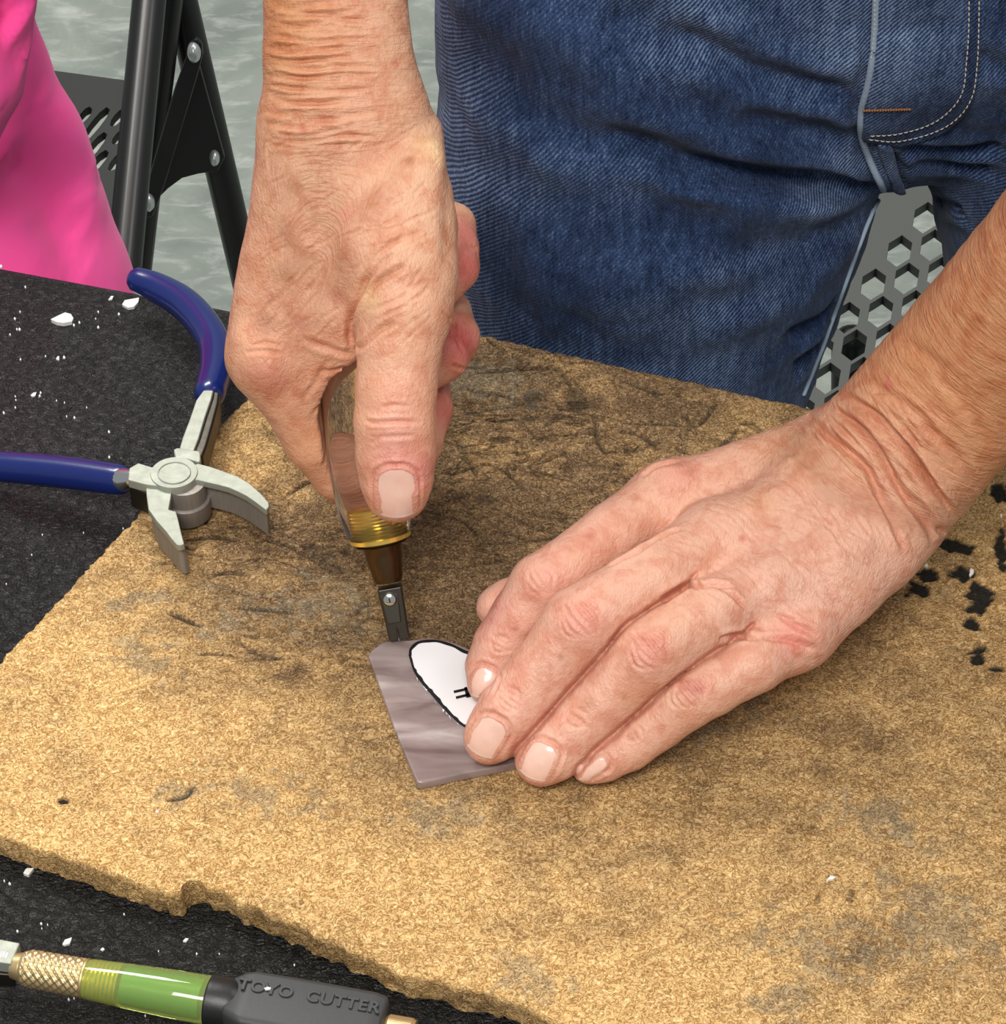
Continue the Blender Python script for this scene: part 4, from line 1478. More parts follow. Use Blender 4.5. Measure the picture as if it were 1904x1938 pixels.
# ------------------------------------------------------------------ person: arms and hands, one skin
class Hand:
    def __init__(self, lo, hi, h, place):
        self.F = Field(lo, hi, h)
        self.place = place
        self.bones = []                      # for the skin-line direction field
        self.digits = []

    def pts(self, rows):
        out = []
        for x, y, z, hw in rows:
            p = self.place(x, y, z)
            out.append((p, rad(p, hw)))
        return out

    def add(self, D, rows, k=0.004, flat=None, s=1.0, bone=True, s0=0.0, wr=0.4):
        q = self.pts(rows)
        self.F.chain(D, q, k, flat, s)
        if bone:
            acc = s0
            for (a, ra_), (b, rb_) in zip(q[:-1], q[1:]):
                self.bones.append((a, b, ra_, rb_, acc, wr))
                acc += float(np.linalg.norm(b - a))
        return q

    def limb(self, V):
        W = np.zeros(len(V))
        L = np.zeros((len(V), 3))
        R = np.zeros(len(V))
        for a, b, ra_, rb_, s0, wr in self.bones:
            ba = b - a
            ln = np.linalg.norm(ba)
            if ln < 1e-5:
                continue
            t, x, z = frame_of(ba, VD((a + b) / 2))
            r = V - a
            u = np.clip(r @ ba / ln ** 2, 0, 1)
            d = np.linalg.norm(r - u[:, None] * ba, axis=1) - (ra_ + (rb_ - ra_) * u)
            w = np.exp(-np.clip(d + 0.004, 0, 0.1) / 0.0022) + 1e-12
            L += w[:, None] * np.stack([s0 + r @ t, r @ x, r @ z], 1)
            R += w * wr
            W += w
        return L / W[:, None], R / W


def knuckle(cr, x, y, dx, dy, hw, n=5, depth=.00035, spread=.36):
    """short curved creases across a finger joint, measured in the photograph's frame"""
    d = np.array((dx, dy), float)
    d /= np.linalg.norm(d)
    m = np.array((-d[1], d[0]))
    for i in range(n):
        f = (i / (n - 1) - 0.5) * 2
        c = np.array((x, y)) + d * f * hw * spread + m * random.uniform(-.08, .08) * hw
        w = hw * (0.62 - 0.22 * abs(f)) * random.uniform(.8, 1.1)
        bow = f * hw * 0.20
        cr.append(([tuple(c - m * w - d * bow * .9), tuple(c - m * w * .45 - d * bow * .1 + d * random.uniform(-2, 2)), tuple(c + d * bow * .25), tuple(c + m * w * .5 - d * bow * .1 + d * random.uniform(-2, 2)), tuple(c + m * w - d * bow * .9)],
                   random.uniform(.00042, .0006), depth * random.uniform(.6, 1.15)))


def relax(V, F, centres, n=30):
    """evens out the joints between limbs: local smoothing round the given points (point, radius, amount)"""
    w = np.zeros(len(V))
    for c, r, a in centres:
        w = np.maximum(w, a * np.exp(-(((V - c) ** 2).sum(1) / r ** 2) ** 2))
    e = np.vstack([F[:, [0, 1]], F[:, [1, 2]], F[:, [2, 3]], F[:, [3, 0]]])
    e = e[(w[e] > 0.01).any(1)]
    cnt = np.maximum(np.bincount(e[:, 0], minlength=len(V)) + np.bincount(e[:, 1], minlength=len(V)), 1)
    for _ in range(n):
        s = np.stack([np.bincount(e[:, 0], V[e[:, 1], k], len(V)) + np.bincount(e[:, 1], V[e[:, 0], k], len(V)) for k in range(3)], 1) / cnt[:, None]
        V = V + (s - V) * np.where(w > 0.01, w, 0)[:, None] * 0.7
    return V


def skin_mesh(name, hand, D, creases, bumps, spots, tone_fn, nails, centres):
    Vs, Fs = hand.F.surface(D, 4)
    Vs = relax(Vs, Fs, centres)
    me = subdivided(mesh_np(name, Vs, Fs), 1)
    V, N = verts_of(me), normals_of(me)
    bv = bvh_of(me)
    Dd = np.zeros(len(V))
    for x, y, r, hgt in bumps:                # tendons and knuckle bones raised under the skin
        l, n = on_surface(bv, x, y)
        if l is not None:
            rr = rad(l, r)
            Dd += hgt * np.exp(-((V - l) ** 2).sum(1) / rr ** 2)
    for c in creases:
        crease(V, N, Dd, polyline_on(bv, c[0], 3), c[1], c[2], c[3] if len(c) > 3 else 0.35)
    if hand.digits:                           # the cleft where two fingers press together
        ds = []
        for q in hand.digits:
            d = np.full(len(V), 9.0)
            for (a, ra_), (b, rb_) in zip(q[1:-1], q[2:]):
                ba = b - a
                u = np.clip((V - a) @ ba / (ba @ ba), 0, 1)
                d = np.minimum(d, np.linalg.norm(V - a - u[:, None] * ba, axis=1) - (ra_ + (rb_ - ra_) * u))
            ds.append(d)
        ds = np.sort(np.array(ds), axis=0)
        gap, near_ = ds[1] - ds[0], ds[1]
        cleft = 0.0045 * np.exp(-(gap / 0.0016) ** 2) * np.clip(1.4 - near_ / 0.0018, 0, 1)
        V = V - VD(V.mean(0)) * cleft[:, None]
    L, wr = hand.limb(V)
    Dd += fbm(V * 160, 2) * 0.00016 + fbm(L * np.array([520, 130, 130]), 2) * 0.00009 * np.clip((wr - 0.85) / 0.12, 0, 1)
    for nl in nails:                          # bed around each nail
        x, y, dx, dy, hw, hl = nl
        d = np.array((dx, dy), float) / math.hypot(dx, dy)
        m = np.array((-d[1], d[0]))
        c = np.array((x, y))
        u_ = [c + d * hl * .95 + m * hw * 1.0, c + m * hw * 1.08, c - d * hl * .75 + m * hw * .98, c - d * hl * 1.08 + m * hw * .45, c - d * hl * 1.1, c - d * hl * 1.08 - m * hw * .45, c - d * hl * .75 - m * hw * .98, c - m * hw * 1.08, c + d * hl * .95 - m * hw * 1.0]
        crease(V, N, Dd, polyline_on(bv, u_, 2.5), .00055, .0006, 0.35)
    V2 = V + N * Dd[:, None]
    set_verts(me, V2)
    px_ = project(V2)
    T = tone_fn(V2, px_)
    for x, y, r, colr, a in spots:
        l, n = on_surface(bv, x, y)
        if l is None:
            continue
        rr = rad(l, r)
        w = a * np.exp(-(((V2 - l) ** 2).sum(1) / rr ** 2) ** 1.4)
        T = T * (1 - w[:, None]) + np.array(lin(*colr)) * w[:, None]
    cr_ = np.clip(-Dd / 0.0006, 0, 1) * 0.18   # thin skin in the folds is redder
    T = T * (1 - cr_[:, None] * np.array([0.25, 0.75, 0.85]))
    attr_c(me, 'tone', np.clip(T, 0.02, 1))
    attr_v(me, 'limb', L)
    attr_f(me, 'wrinkle', wr)
    return me, bvh_of(me)


def make_nail(bv, nl, parent):
    x, y, dx, dy, hw, hl = nl[:6]
    d = np.array((dx, dy), float) / math.hypot(dx, dy)
    m = np.array((-d[1], d[0]))
    nu, nv = 15, 13
    V, F, free = [], [], []
    grid = []
    for i in range(nu):
        a = i / (nu - 1) * 2 - 1               # -1 cuticle .. 1 tip
        for j in range(nv):
            b = j / (nv - 1) * 2 - 1
            wv = 1.0
            if a < -0.3:
                wv = math.sqrt(max(0.0, 1 - ((-a - 0.3) / 0.7) ** 2 * 0.72))
            aa = a * (0.84 + 0.28 * (1 - b * b)) if a > 0 else a
            q = np.array((x, y)) + d * hl * aa + m * hw * wv * b
            grid.append((q, a, b))
            l, n = on_surface(bv, *q)
            V.append((l, n))
            free.append(np.clip((a - 0.90) / 0.08, 0, 1) * 0.8)
    for i in range(nu):                        # where the line of sight slips off the tip, carry the row on
        for j in range(nv):
            l, n = V[i * nv + j]
            if i > 1 and V[(i - 1) * nv + j][0] is not None:
                a1, a0 = V[(i - 1) * nv + j], V[(i - 2) * nv + j]
                if a0[0] is None:
                    continue
                st = a1[0] - a0[0]
                if l is None or np.linalg.norm(l - a1[0]) > 1.8 * np.linalg.norm(st) + 0.0004:
                    V[i * nv + j] = (a1[0] + st * 0.85 - a1[1] * 0.00006, a1[1])
    good = [v for v in V if v[0] is not None]
    nm = np.mean([v[1] for v in good], 0)
    nm /= np.linalg.norm(nm)
    cen = np.mean([v[0] for v in good], 0)
    out = []
    for (l, n), (q, a, b) in zip(V, grid):
        if l is None or np.linalg.norm(l - cen) > rad(cen, hl * 2.2):
            rr = ray(*q)
            l = EYE + rr * (np.dot(cen - EYE, nm) / np.dot(rr, nm))
        dpt = np.dot(l - cen, nm)
        out.append(l + nm * (0.00030 * (1 - 0.9 * abs(b) ** 3) * (1.0 if a > -0.85 else 0.4)))
    out = np.array(out).reshape(nu, nv, 3)
    for _ in range(3):
        s = out.copy()
        s[1:-1, 1:-1] = (out[1:-1, 1:-1] * 2 + out[:-2, 1:-1] + out[2:, 1:-1] + out[1:-1, :-2] + out[1:-1, 2:]) / 6
        out = s
    for i in range(nu - 1):
        for j in range(nv - 1):
            F.append((i * nv + j, (i + 1) * nv + j, (i + 1) * nv + j + 1, i * nv + j + 1))
    me = mesh_np('fingernail', out.reshape(-1, 3), np.array(F))
    nn = normals_of(me).mean(0)
    if nn @ nm < 0:
        me.flip_normals()
    attr_f(me, 'free', free)
    attr_v(me, 'limb', np.array([(i, j, 0) for i in range(nu) for j in range(nv)], float) * 0.1)
    o = link('fingernail', me, MAT['nail'], parent)
    md = o.modifiers.new('solid', 'SOLIDIFY')
    md.thickness, md.offset = 0.0004, -1.0
    sb = o.modifiers.new('sub', 'SUBSURF')
    sb.levels = sb.render_levels = 1
    return o


def gauss(px_, x, y, rx, ry, rot=0.0):
    a, b = px_[:, 0] - x, px_[:, 1] - y
    c, s = math.cos(rot), math.sin(rot)
    return np.exp(-(((a * c + b * s) / rx) ** 2 + ((-a * s + b * c) / ry) ** 2))


HV = 0.00085
# ---- the hand that holds the glass down
LH = Hand((-0.02, -0.22, TT + 0.006), (0.245, 0.06, TT + 0.245), HV, P)
G = LH.F
pal, thb = G.new(), G.new()
fi = [G.new() for _ in range(4)]
vd = VD(P(1500, 1000, .05))
LH.add(pal, [(1610, 955, .0555, 120), (1650, 915, .060, 146), (1700, 862, .066, 165), (1865, 667, .102, 162), (2031, 469, .145, 166), (2180, 290, .185, 172)], .02, vd, .74, True, 0.1, 1.0)
LH.add(pal, [(1620, 850, .056, 74), (1560, 862, .056, 84), (1420, 908, .053, 78), (1275, 950, .049, 72)], .012, vd, .85, True, 0, .8)
LH.add(pal, [(1640, 890, .060, 84), (1480, 985, .057, 80), (1360, 1030, .053, 76)], .014, vd, .85, True, 0, .8)
LH.add(pal, [(1670, 945, .058, 80), (1560, 1060, .055, 78), (1450, 1115, .051, 72)], .012, vd, .85, True, 0, .8)
LH.add(pal, [(1700, 1000, .053, 66), (1665, 1045, .052, 74), (1595, 1115, .048, 72), (1512, 1195, .044, 64)], .012, vd, .85, True, 0, .8)
LH.add(pal, [(1590, 1010, .036, 100), (1450, 1100, .033, 90), (1330, 1090, .034, 66)], .012, None, 1, False)
LH.add(pal, [(1560, 870, .040, 70), (1400, 970, .032, 64)], .012, None, 1, False)
idx = LH.add(fi[0], [(1262, 945, .049, 68), (1160, 1010, .050, 60), (1066, 1078, .0475, 57), (1026, 1106, .045, 60), (985, 1165, .037, 55), (948, 1222, .0295, 53), (930, 1262, .0245, 49), (928, 1292, .0222, 45)], .006, None, 1, True, 0, .35)
mid = LH.add(fi[1], [(1350, 1030, .053, 76), (1240, 1098, .055, 70), (1140, 1155, .052, 70), (1098, 1184, .049, 74), (1030, 1270, .038, 65), (966, 1350, .029, 63), (940, 1382, .0245, 58), (926, 1398, .0222, 50)], .006, None, 1, True, 0, .35)
rin = LH.add(fi[2], [(1450, 1118, .050, 70), (1350, 1160, .052, 68), (1265, 1212, .049, 66), (1225, 1238, .046, 69), (1150, 1315, .035, 63), (1085, 1382, .0265, 62), (1045, 1422, .0225, 58), (1025, 1438, .0205, 52)], .006, None, 1, True, 0, .35)
lit = LH.add(fi[3], [(1515, 1198, .043, 62), (1430, 1250, .043, 60), (1345, 1298, .039, 58), (1302, 1322, .036, 57), (1245, 1368, .029, 52), (1190, 1408, .0235, 50), (1140, 1435, .0205, 46), (1118, 1446, .0190, 40)], .006, None, 1, True, 0, .35)
LH.add(thb, [(1480, 940, .034, 72), (1290, 1010, .030, 62), (1150, 1080, .026, 54), (1040, 1120, .0240, 50), (966, 1142, .0235, 48), (944, 1150, .0230, 43)], .006, None, 1, True, 0, .3)
# flatter finger pads and a little more meat at the joints come from the blend below
fing = fi[0]
for d_ in fi[1:]:
    fing = smin(fing, d_, 0.0012)
fing = smin(fing, thb, 0.0012)
DL = smin(pal, fing, 0.006)
crs = []
# folds over the bent-back wrist
for ln, w, d in [([(1575, 745), (1649, 782), (1691, 824), (1742, 884), (1793, 968)], .0013, .0015), ([(1547, 754), (1622, 805), (1668, 866), (1696, 917), (1747, 986), (1768, 1020)], .0013, .0019),
                 ([(1510, 777), (1584, 838), (1645, 889), (1677, 949), (1714, 1012)], .0012, .0015), ([(1600, 742), (1670, 790), (1722, 850), (1768, 915), (1800, 962)], .0009, .0008),
                 ([(1640, 888), (1654, 926), (1691, 1000), (1714, 1042)], .0009, .0009), ([(1530, 765), (1600, 815), (1655, 878), (1690, 940), (1730, 1000)], .0008, .0008),
                 ([(1700, 850), (1760, 905), (1812, 990)], .0009, .0007), ([(1720, 920), (1760, 985), (1790, 1012)], .001, .0012), ([(1480, 790), (1540, 830), (1590, 870)], .0009, .0006),
                 ([(1440, 800), (1490, 850), (1560, 900)], .001, .0005), ([(1740, 800), (1800, 850), (1850, 925)], .0012, .0006), ([(1640, 720), (1720, 770), (1780, 830)], .0012, .0005),
                 ([(1620, 735), (1700, 800), (1745, 855)], .0008, .0006), ([(1760, 700), (1820, 760), (1880, 850)], .0016, .0005), ([(1700, 640), (1790, 700), (1870, 790)], .0018, .0004)]:
    crs.append((ln, w, d * 1.3, .5))
LH.digits = [idx, mid, rin, lit]
# webs and folds between the fingers
for ln, w, d in [([(1238, 1022), (1205, 1045), (1150, 1072)], .0010, .0009), ([(1330, 1108), (1300, 1112), (1250, 1140)], .0010, .001), ([(1390, 1112), (1350, 1106), (1318, 1112)], .0009, .0008),
                 ([(1440, 1208), (1390, 1204), (1360, 1212)], .0009, .0008), ([(1290, 1000), (1260, 1012), (1228, 1030)], .0008, .0006), ([(1410, 1150), (1385, 1125), (1350, 1110)], .0007, .0005),
                 ([(1215, 905), (1240, 890), (1290, 880)], .0009, .0004), ([(1545, 1205), (1500, 1180), (1470, 1160)], .0009, .0005), ([(1540, 1230), (1490, 1212), (1440, 1206)], .0009, .0006)]:
    crs.append((ln, w, d * 1.9))
knuckle(crs, 1024, 1102, -.8, .62, 56, 5)
knuckle(crs, 948, 1220, -.55, .83, 46, 4, .0003, .3)
knuckle(crs, 1102, 1172, -.78, .62, 70, 7, .00045, .55)
knuckle(crs, 966, 1325, -.62, .78, 56, 5, .0003, .34)
knuckle(crs, 1228, 1228, -.72, .69, 66, 7, .00045, .55)
knuckle(crs, 1092, 1360, -.66, .75, 54, 3, .0002, .3)
knuckle(crs, 1305, 1312, -.78, .62, 56, 7, .00045, .62)
knuckle(crs, 1200, 1388, -.8, .6, 44, 3, .00025, .3)
# slanting skin lines over the back of the hand
for i in range(150):
    c = np.array((random.uniform(1300, 1640), random.uniform(860, 1180)))
    if not (c[1] > 0.45 * (1640 - c[0]) + 800 and c[1] < 1230 - 0.45 * (c[0] - 1400)):
        continue
    a = random.gauss(0.55, .22)
    l = random.uniform(18, 48)
    d = np.array((math.cos(a), math.sin(a))) * l
    crs.append(([tuple(c - d), tuple(c + np.array((random.uniform(-3, 3), random.uniform(-4, 4)))), tuple(c + d)], .00045, random.uniform(.00008, .00022)))
for i in range(90):
    x0 = random.uniform(1500, 1760)
    y0 = random.uniform(760, 1010)
    a = random.gauss(0.95, .12)
    l = random.uniform(20, 60)
    d = np.array((math.cos(a), math.sin(a))) * l
    c = np.array((x0, y0))
    crs.append(([tuple(c - d), tuple(c + np.array((random.uniform(-4, 4), random.uniform(-4, 4)))), tuple(c + d)], .0005, random.uniform(.0001, .0003)))
bumps = [(1275, 905, 44, .0022), (1380, 985, 44, .0014), (1468, 1080, 42, .0013), (1545, 1190, 40, .0016), (1030, 1095, 40, .0012), (1105, 1172, 48, .0012), (1230, 1228, 46, .0011), (1305, 1312, 38, .0010),
         (1420, 960, 22, .0008), (1470, 930, 22, .0009), (1520, 900, 24, .0008), (1460, 1010, 20, .0007), (1520, 985, 20, .0007), (1580, 960, 22, .0008), (1500, 870, 20, .0006), (1770, 930, 60, .0022), (1590, 1060, 20, .0006), (1640, 1030, 22, .0006)]
spots = [(1285, 895, 44, (214, 138, 122), .55), (1030, 1095, 34, (216, 146, 130), .5), (1105, 1178, 44, (218, 142, 128), .6), (1230, 1235, 38, (216, 136, 124), .6), (1310, 1305, 28, (204, 128, 118), .5), (1500, 1205, 40, (222, 132, 122), .6),
         (1405, 1020, 9, (196, 96, 92), .7), (1127, 1035, 26, (202, 128, 104), .5), (1118, 1018, 10, (190, 112, 92), .5), (1680, 728, 12, (196, 96, 92), .65), (1855, 605, 12, (168, 104, 62), .7), (1830, 630, 10, (176, 112, 72), .4),
         (1112, 1330, 16, (178, 122, 94), .5), (1180, 1318, 9, (196, 128, 92), .5), (1062, 1243, 6, (160, 110, 90), .5), (1020, 1268, 16, (196, 144, 116), .4), (975, 1190, 6, (170, 120, 104), .5), (1210, 1065, 10, (188, 132, 112), .4),
         (1320, 1305, 10, (186, 108, 104), .6), (930, 1155, 40, (206, 132, 128), .55), (910, 1430, 30, (222, 160, 140), .5), (1010, 1478, 30, (222, 162, 146), .5), (1440, 950, 40, (208, 152, 112), .4), (1250, 1375, 10, (212, 150, 126), .5), (1165, 1360, 30, (220, 158, 140), .4)]


def tone_l(V, px_):
    t = np.zeros((len(V), 3)) + np.array(lin(222, 170, 146))
    far = np.clip((px_[:, 0] * 0.66 - px_[:, 1] * 0.75 - 330) / 260, 0, 1)[:, None]
    t = t * (1 - far) + np.array(lin(204, 146, 106)) * far
    pk = np.clip((1250 - px_[:, 0]) / 300, 0, 1)[:, None] * 0.6
    t = t * (1 - pk) + np.array(lin(224, 168, 150)) * pk
    w = gauss(px_, 1480, 1100, 170, 110, .6)[:, None] * .5
    t = t * (1 - w) + np.array(lin(228, 178, 158)) * w
    w = gauss(px_, 1500, 850, 130, 60, .4)[:, None] * .5
    return t * (1 - w) + np.array(lin(208, 156, 116)) * w


nails_l = [(914, 1290, -.42, .90, 26, 30), (924, 1392, -.50, .86, 36, 38), (1021, 1437, -.42, .90, 35, 37), (1123, 1453, -.86, .50, 18, 32)]
ml, bl_ = skin_mesh('left_arm', LH, DL, crs, bumps, spots, tone_l, nails_l,
                    [(P(1640, 880, .085), .042, 1.0), (P(1700, 1040, .06), .03, 1.0), (P(1560, 800, .06), .03, .9), (P(1450, 960, .075), .035, .25)])

# ---- the hand that grips the cutter
RH = Hand((-0.115, -0.14, TT + 0.035), (0.03, 0.125, TT + 0.30), HV, HP)
G = RH.F
pal, thb, ind, fa_, fb_, fc_ = [G.new() for _ in range(6)]
vd = VD(HP(640, 300, 0))
RH.add(pal, [(640, -330, -.012, 146), (636, -150, -.008, 138), (635, 0, -.004, 136), (641, 115, -.002, 144), (656, 225, -.002, 160), (652, 330, -.001, 146), (640, 450, .000, 132), (612, 560, -.001, 118), (592, 640, -.003, 92)], .02, vd, .74, True, 0, 1.0)
RH.add(pal, [(592, 270, -.004, 76), (570, 390, -.002, 82), (542, 500, -.001, 82), (520, 600, -.001, 82), (506, 672, .001, 70)], .014, None, 1, True, 0, .55)
RH.add(pal, [(660, 290, -.022, 90), (600, 480, -.028, 84), (560, 640, -.030, 72)], .012, None, 1, True, 0, .4)
RH.add(pal, [(690, 290, -.032, 80), (650, 500, -.046, 66), (600, 620, -.048, 58)], .012, None, 1, True, 0, .4)
RH.add(pal, [(710, 400, .000, 100), (690, 520, .003, 84), (660, 590, .006, 66), (640, 650, .006, 48), (628, 690, .001, 44)], .012, None, 1, True, 0, .5)
RH.add(thb, [(775, 335, -.004, 62), (787, 370, .002, 72), (785, 430, .006, 82), (773, 520, .012, 94), (764, 590, .016, 92), (756, 660, .019, 80), (750, 740, .021, 77), (748, 800, .0215, 78), (749, 860, .021, 75), (750, 905, .0195, 69), (751, 928, .0180, 62)], .008, None, 1, True, 0, .4)
RH.add(ind, [(508, 672, -.001, 70), (556, 740, -.004, 71), (604, 824, -.009, 70), (646, 884, -.016, 64), (682, 918, -.023, 58), (715, 932, -.028, 50)], .007, None, 1, True, 0, .4)
RH.add(fa_, [(640, 520, -.050, 58), (780, 410, -.052, 50), (856, 428, -.034, 45), (864, 470, -.026, 42), (862, 506, -.020, 46), (815, 560, -.014, 44)], .004, None, 1, True, 0, .2)
RH.add(fb_, [(600, 600, -.046, 60), (760, 560, -.056, 54), (842, 594, -.034, 50), (852, 640, -.022, 56), (838, 672, -.016, 50), (780, 720, -.012, 40)], .004, None, 1, True, 0, .2)
RH.add(fc_, [(570, 640, -.034, 60), (730, 690, -.044, 50), (806, 735, -.030, 46), (812, 775, -.022, 45), (800, 840, -.016, 38), (780, 890, -.014, 30)], .004, None, 1, True, 0, .2)
# the thumb's root melts into the wrist; lower down it stands off the hand with a fold
zz = (G.ax[2])[None, None, :]
zf = HP(720, 380, 0)[2]
zc = HP(700, 520, 0)[2]
kk = np.clip((zz - zc) / (zf - zc), 0, 1).astype(np.float32)
kk = 0.0025 + 0.020 * kk
h_ = np.maximum(kk - np.abs(pal - thb), 0) / kk
hand = np.minimum(pal, thb) - h_ * h_ * kk * 0.25
hand = smin(hand, ind, 0.008)
oth = smin(smin(fa_, fb_, 0.001), fc_, 0.001)
DR = smin(hand, oth, 0.0016)
Dh = G.new()
G.chain(Dh, [(TIP + CA * (s_flange + a), w * r1) for a, w in ((-.003, 58), (.000, 60), (.004, 66), (.010, 71), (.022, 72), (.036, 67), (.052, 57), (.07, 55), (.0845, 51))], .001)
DR = -smin(-DR, Dh - 0.0006, 0.0006)          # the fingers close round the barrel without entering it
crs = []
for ln, w, d in [([(700, 515), (684, 545), (668, 590), (662, 628), (668, 664)], .0010, .0016), ([(668, 664), (690, 650), (720, 625), (750, 608)], .0009, .0010), ([(672, 672), (650, 668), (610, 655), (570, 640)], .0009, .0007),
                 ([(668, 690), (640, 700), (600, 706)], .0008, .0006), ([(690, 560), (710, 540), (740, 520), (770, 500)], .0009, .0007), ([(684, 545), (715, 505), (745, 480)], .0008, .0006),
                 ([(700, 590), (735, 575), (775, 560)], .0008, .0005), ([(720, 480), (760, 455), (800, 440)], .0009, .0005), ([(705, 500), (730, 470), (770, 445)], .0007, .0005),
                 ([(690, 797), (715, 800), (750, 798), (800, 800)], .0006, .0007), ([(720, 771), (745, 767), (775, 770)], .0006, .0004), ([(700, 828), (740, 826), (790, 824)], .0006, .0004), ([(700, 838), (720, 832)], .0005, .0003),
                 ([(620, 680), (600, 720), (570, 760)], .0008, .0004), ([(640, 700), (615, 750), (590, 790)], .0008, .0004), ([(655, 720), (630, 780), (610, 830)], .0008, .0004), ([(640, 760), (620, 830), (612, 890)], .0008, .0003),
                 ([(480, 655), (505, 648), (530, 655)], .0006, .0004), ([(470, 668), (500, 662), (540, 670)], .0006, .0004), ([(890, 466), (905, 470)], .0006, .0006), ([(855, 690), (880, 700)], .0006, .0006),
                 ([(860, 600), (864, 640), (880, 675)], .0006, .0005), ([(835, 588), (850, 600), (862, 622)], .0005, .0004)]:
    crs.append((ln, w, d))
# folds round the wrist
for i in range(26):
    y = 8 + i * 10.5 + random.uniform(-3, 3)
    x0 = 498 + random.uniform(0, 20)
    x1 = x0 + random.uniform(120, 215)
    wob = random.uniform(-6, 6)
    crs.append(([(x0, y + wob), (x0 + (x1 - x0) * .3, y + 6 + random.uniform(-5, 5)), (x0 + (x1 - x0) * .65, y + 3 + random.uniform(-5, 5)), (x1, y + random.uniform(-6, 6))], random.uniform(.0005, .00085), random.uniform(.0003, .0008), .55))
for i in range(120):
    c = np.array((random.uniform(500, 800), random.uniform(230, 640)))
    a = random.gauss(-.55, .2) if c[1] < 480 else random.gauss(-.85, .3)
    l = random.uniform(14, 44)
    d = np.array((math.cos(a), math.sin(a))) * l
    crs.append(([tuple(c - d), tuple(c + np.array((random.uniform(-3, 3), random.uniform(-3, 3)))), tuple(c + d)], .00045, random.uniform(.0001, .00026)))
bumps = [(815, 290, 40, .0016), (500, 690, 46, .0022), (455, 640, 30, .001), (760, 590, 50, .0010), (748, 800, 46, .0006), (560, 330, 26, .0007), (552, 420, 24, .0009), (540, 500, 24, .0009), (560, 450, 18, .0006), (585, 470, 20, .0007), (610, 400, 22, .0006), (760, 470, 50, .0010)]
spots = [(505, 715, 44, (206, 126, 110), .6), (735, 945, 60, (226, 140, 140), .35), (750, 870, 60, (226, 150, 146), .5), (800, 900, 40, (226, 138, 138), .45), (885, 505, 50, (206, 98, 98), .8), (882, 440, 50, (212, 112, 108), .75), (872, 645, 62, (200, 92, 92), .85), (838, 770, 50, (208, 112, 106), .7),
         (812, 285, 34, (240, 204, 158), .75), (822, 300, 16, (246, 222, 176), .6), (775, 305, 10, (178, 120, 84), .6), (748, 122, 9, (208, 128, 98), .6), (575, 247, 8, (184, 98, 92), .6), (500, 345, 12, (196, 136, 100), .5), (655, 405, 16, (210, 122, 112), .5), (720, 440, 10, (196, 132, 100), .5),  # first two pale spots paint the overhead highlight on the thumb-base bump
         (705, 385, 14, (206, 146, 104), .6), (500, 610, 22, (176, 116, 92), .6), (640, 560, 16, (176, 118, 96), .6), (520, 560, 18, (186, 124, 100), .5), (570, 610, 14, (178, 118, 98), .5), (660, 480, 24, (196, 130, 104), .45), (840, 445, 16, (208, 140, 104), .6), (520, 470, 18, (196, 140, 106), .5),
         (760, 770, 50, (228, 162, 142), .4), (745, 805, 40, (226, 160, 144), .4), (610, 830, 60, (206, 146, 106), .4), (760, 640, 50, (226, 172, 136), .4), (700, 560, 30, (222, 182, 130), .5)]


def tone_r(V, px_):
    t = np.zeros((len(V), 3)) + np.array(lin(218, 162, 132))
    far = np.clip((330 - px_[:, 1]) / 250, 0, 1)[:, None] * np.clip((700 - px_[:, 0]) / 160, 0, 1)[:, None]
    t = t * (1 - far) + np.array(lin(206, 148, 106)) * far
    w = np.clip((px_[:, 0] - 640) / 160, 0, 1)[:, None] * np.clip((760 - px_[:, 1]) / 300, 0, 1)[:, None] * .8  # thumb side paled, the hand's lighting painted into the tone
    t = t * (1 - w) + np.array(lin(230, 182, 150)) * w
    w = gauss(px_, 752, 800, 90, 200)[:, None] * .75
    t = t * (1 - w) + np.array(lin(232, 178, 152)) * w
    w = gauss(px_, 570, 470, 110, 190, -.1)[:, None] * .6  # back of the hand darkened, also lighting painted into the tone
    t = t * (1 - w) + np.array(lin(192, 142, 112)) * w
    w = gauss(px_, 600, 340, 60, 70)[:, None] * .3
    return t * (1 - w) + np.array(lin(186, 150, 116)) * w


nails_r = [(750, 930, .02, 1.0, 43, 46)]
mr, br2 = skin_mesh('right_arm', RH, DR, crs, bumps, spots, tone_r, nails_r,
                     [(HP(640, 240, .01), .034, 1.0), (HP(815, 225, .005), .030, 1.0), (HP(800, 310, .01), .022, .9), (HP(530, 290, .0), .03, .9), (HP(600, 430, .01), .03, .5)])

# upper arms run on to the shoulders, out of the picture
AF = Field((-0.20, -0.22, TT + 0.12), (0.46, 0.36, 1.50), 0.006)
Da = AF.new()
w0, w1 = LH.pts([(1990, 518, .134, 158), (2160, 315, .18, 166)])
w0, w1 = LH.pts([(2085, 406, .1595, 160), (2190, 280, .187, 168)])
AF.chain(Da, [(w0[0], w0[1] * .86), (w1[0], w1[1] * .95), (w1[0] + (w1[0] - w0[0]) * 1.2, w1[1] * .97), (np.array([.36, .04, 1.03]), .042), (np.array([.34, .20, 1.40]), .052)], .02)
w0, w1 = RH.pts([(638, -190, -.009, 132), (640, -330, -.012, 140)])
AF.chain(Da, [(w0[0], w0[1] * .84), (w1[0], w1[1] * .95), (w1[0] + (w1[0] - w0[0]) * 1.2, w1[1] * .97), (np.array([-.12, .13, 1.13]), .042), (np.array([-.02, .22, 1.40]), .052)], .02)
va_, fa2 = AF.surface(Da, 2)
ma = mesh_np('upper', va_, fa2)
attr_c(ma, 'tone', np.zeros((len(va_), 3)) + np.array(lin(204, 146, 106)))
attr_v(ma, 'limb', va_)
attr_f(ma, 'wrinkle', np.full(len(va_), .5))
parts = []
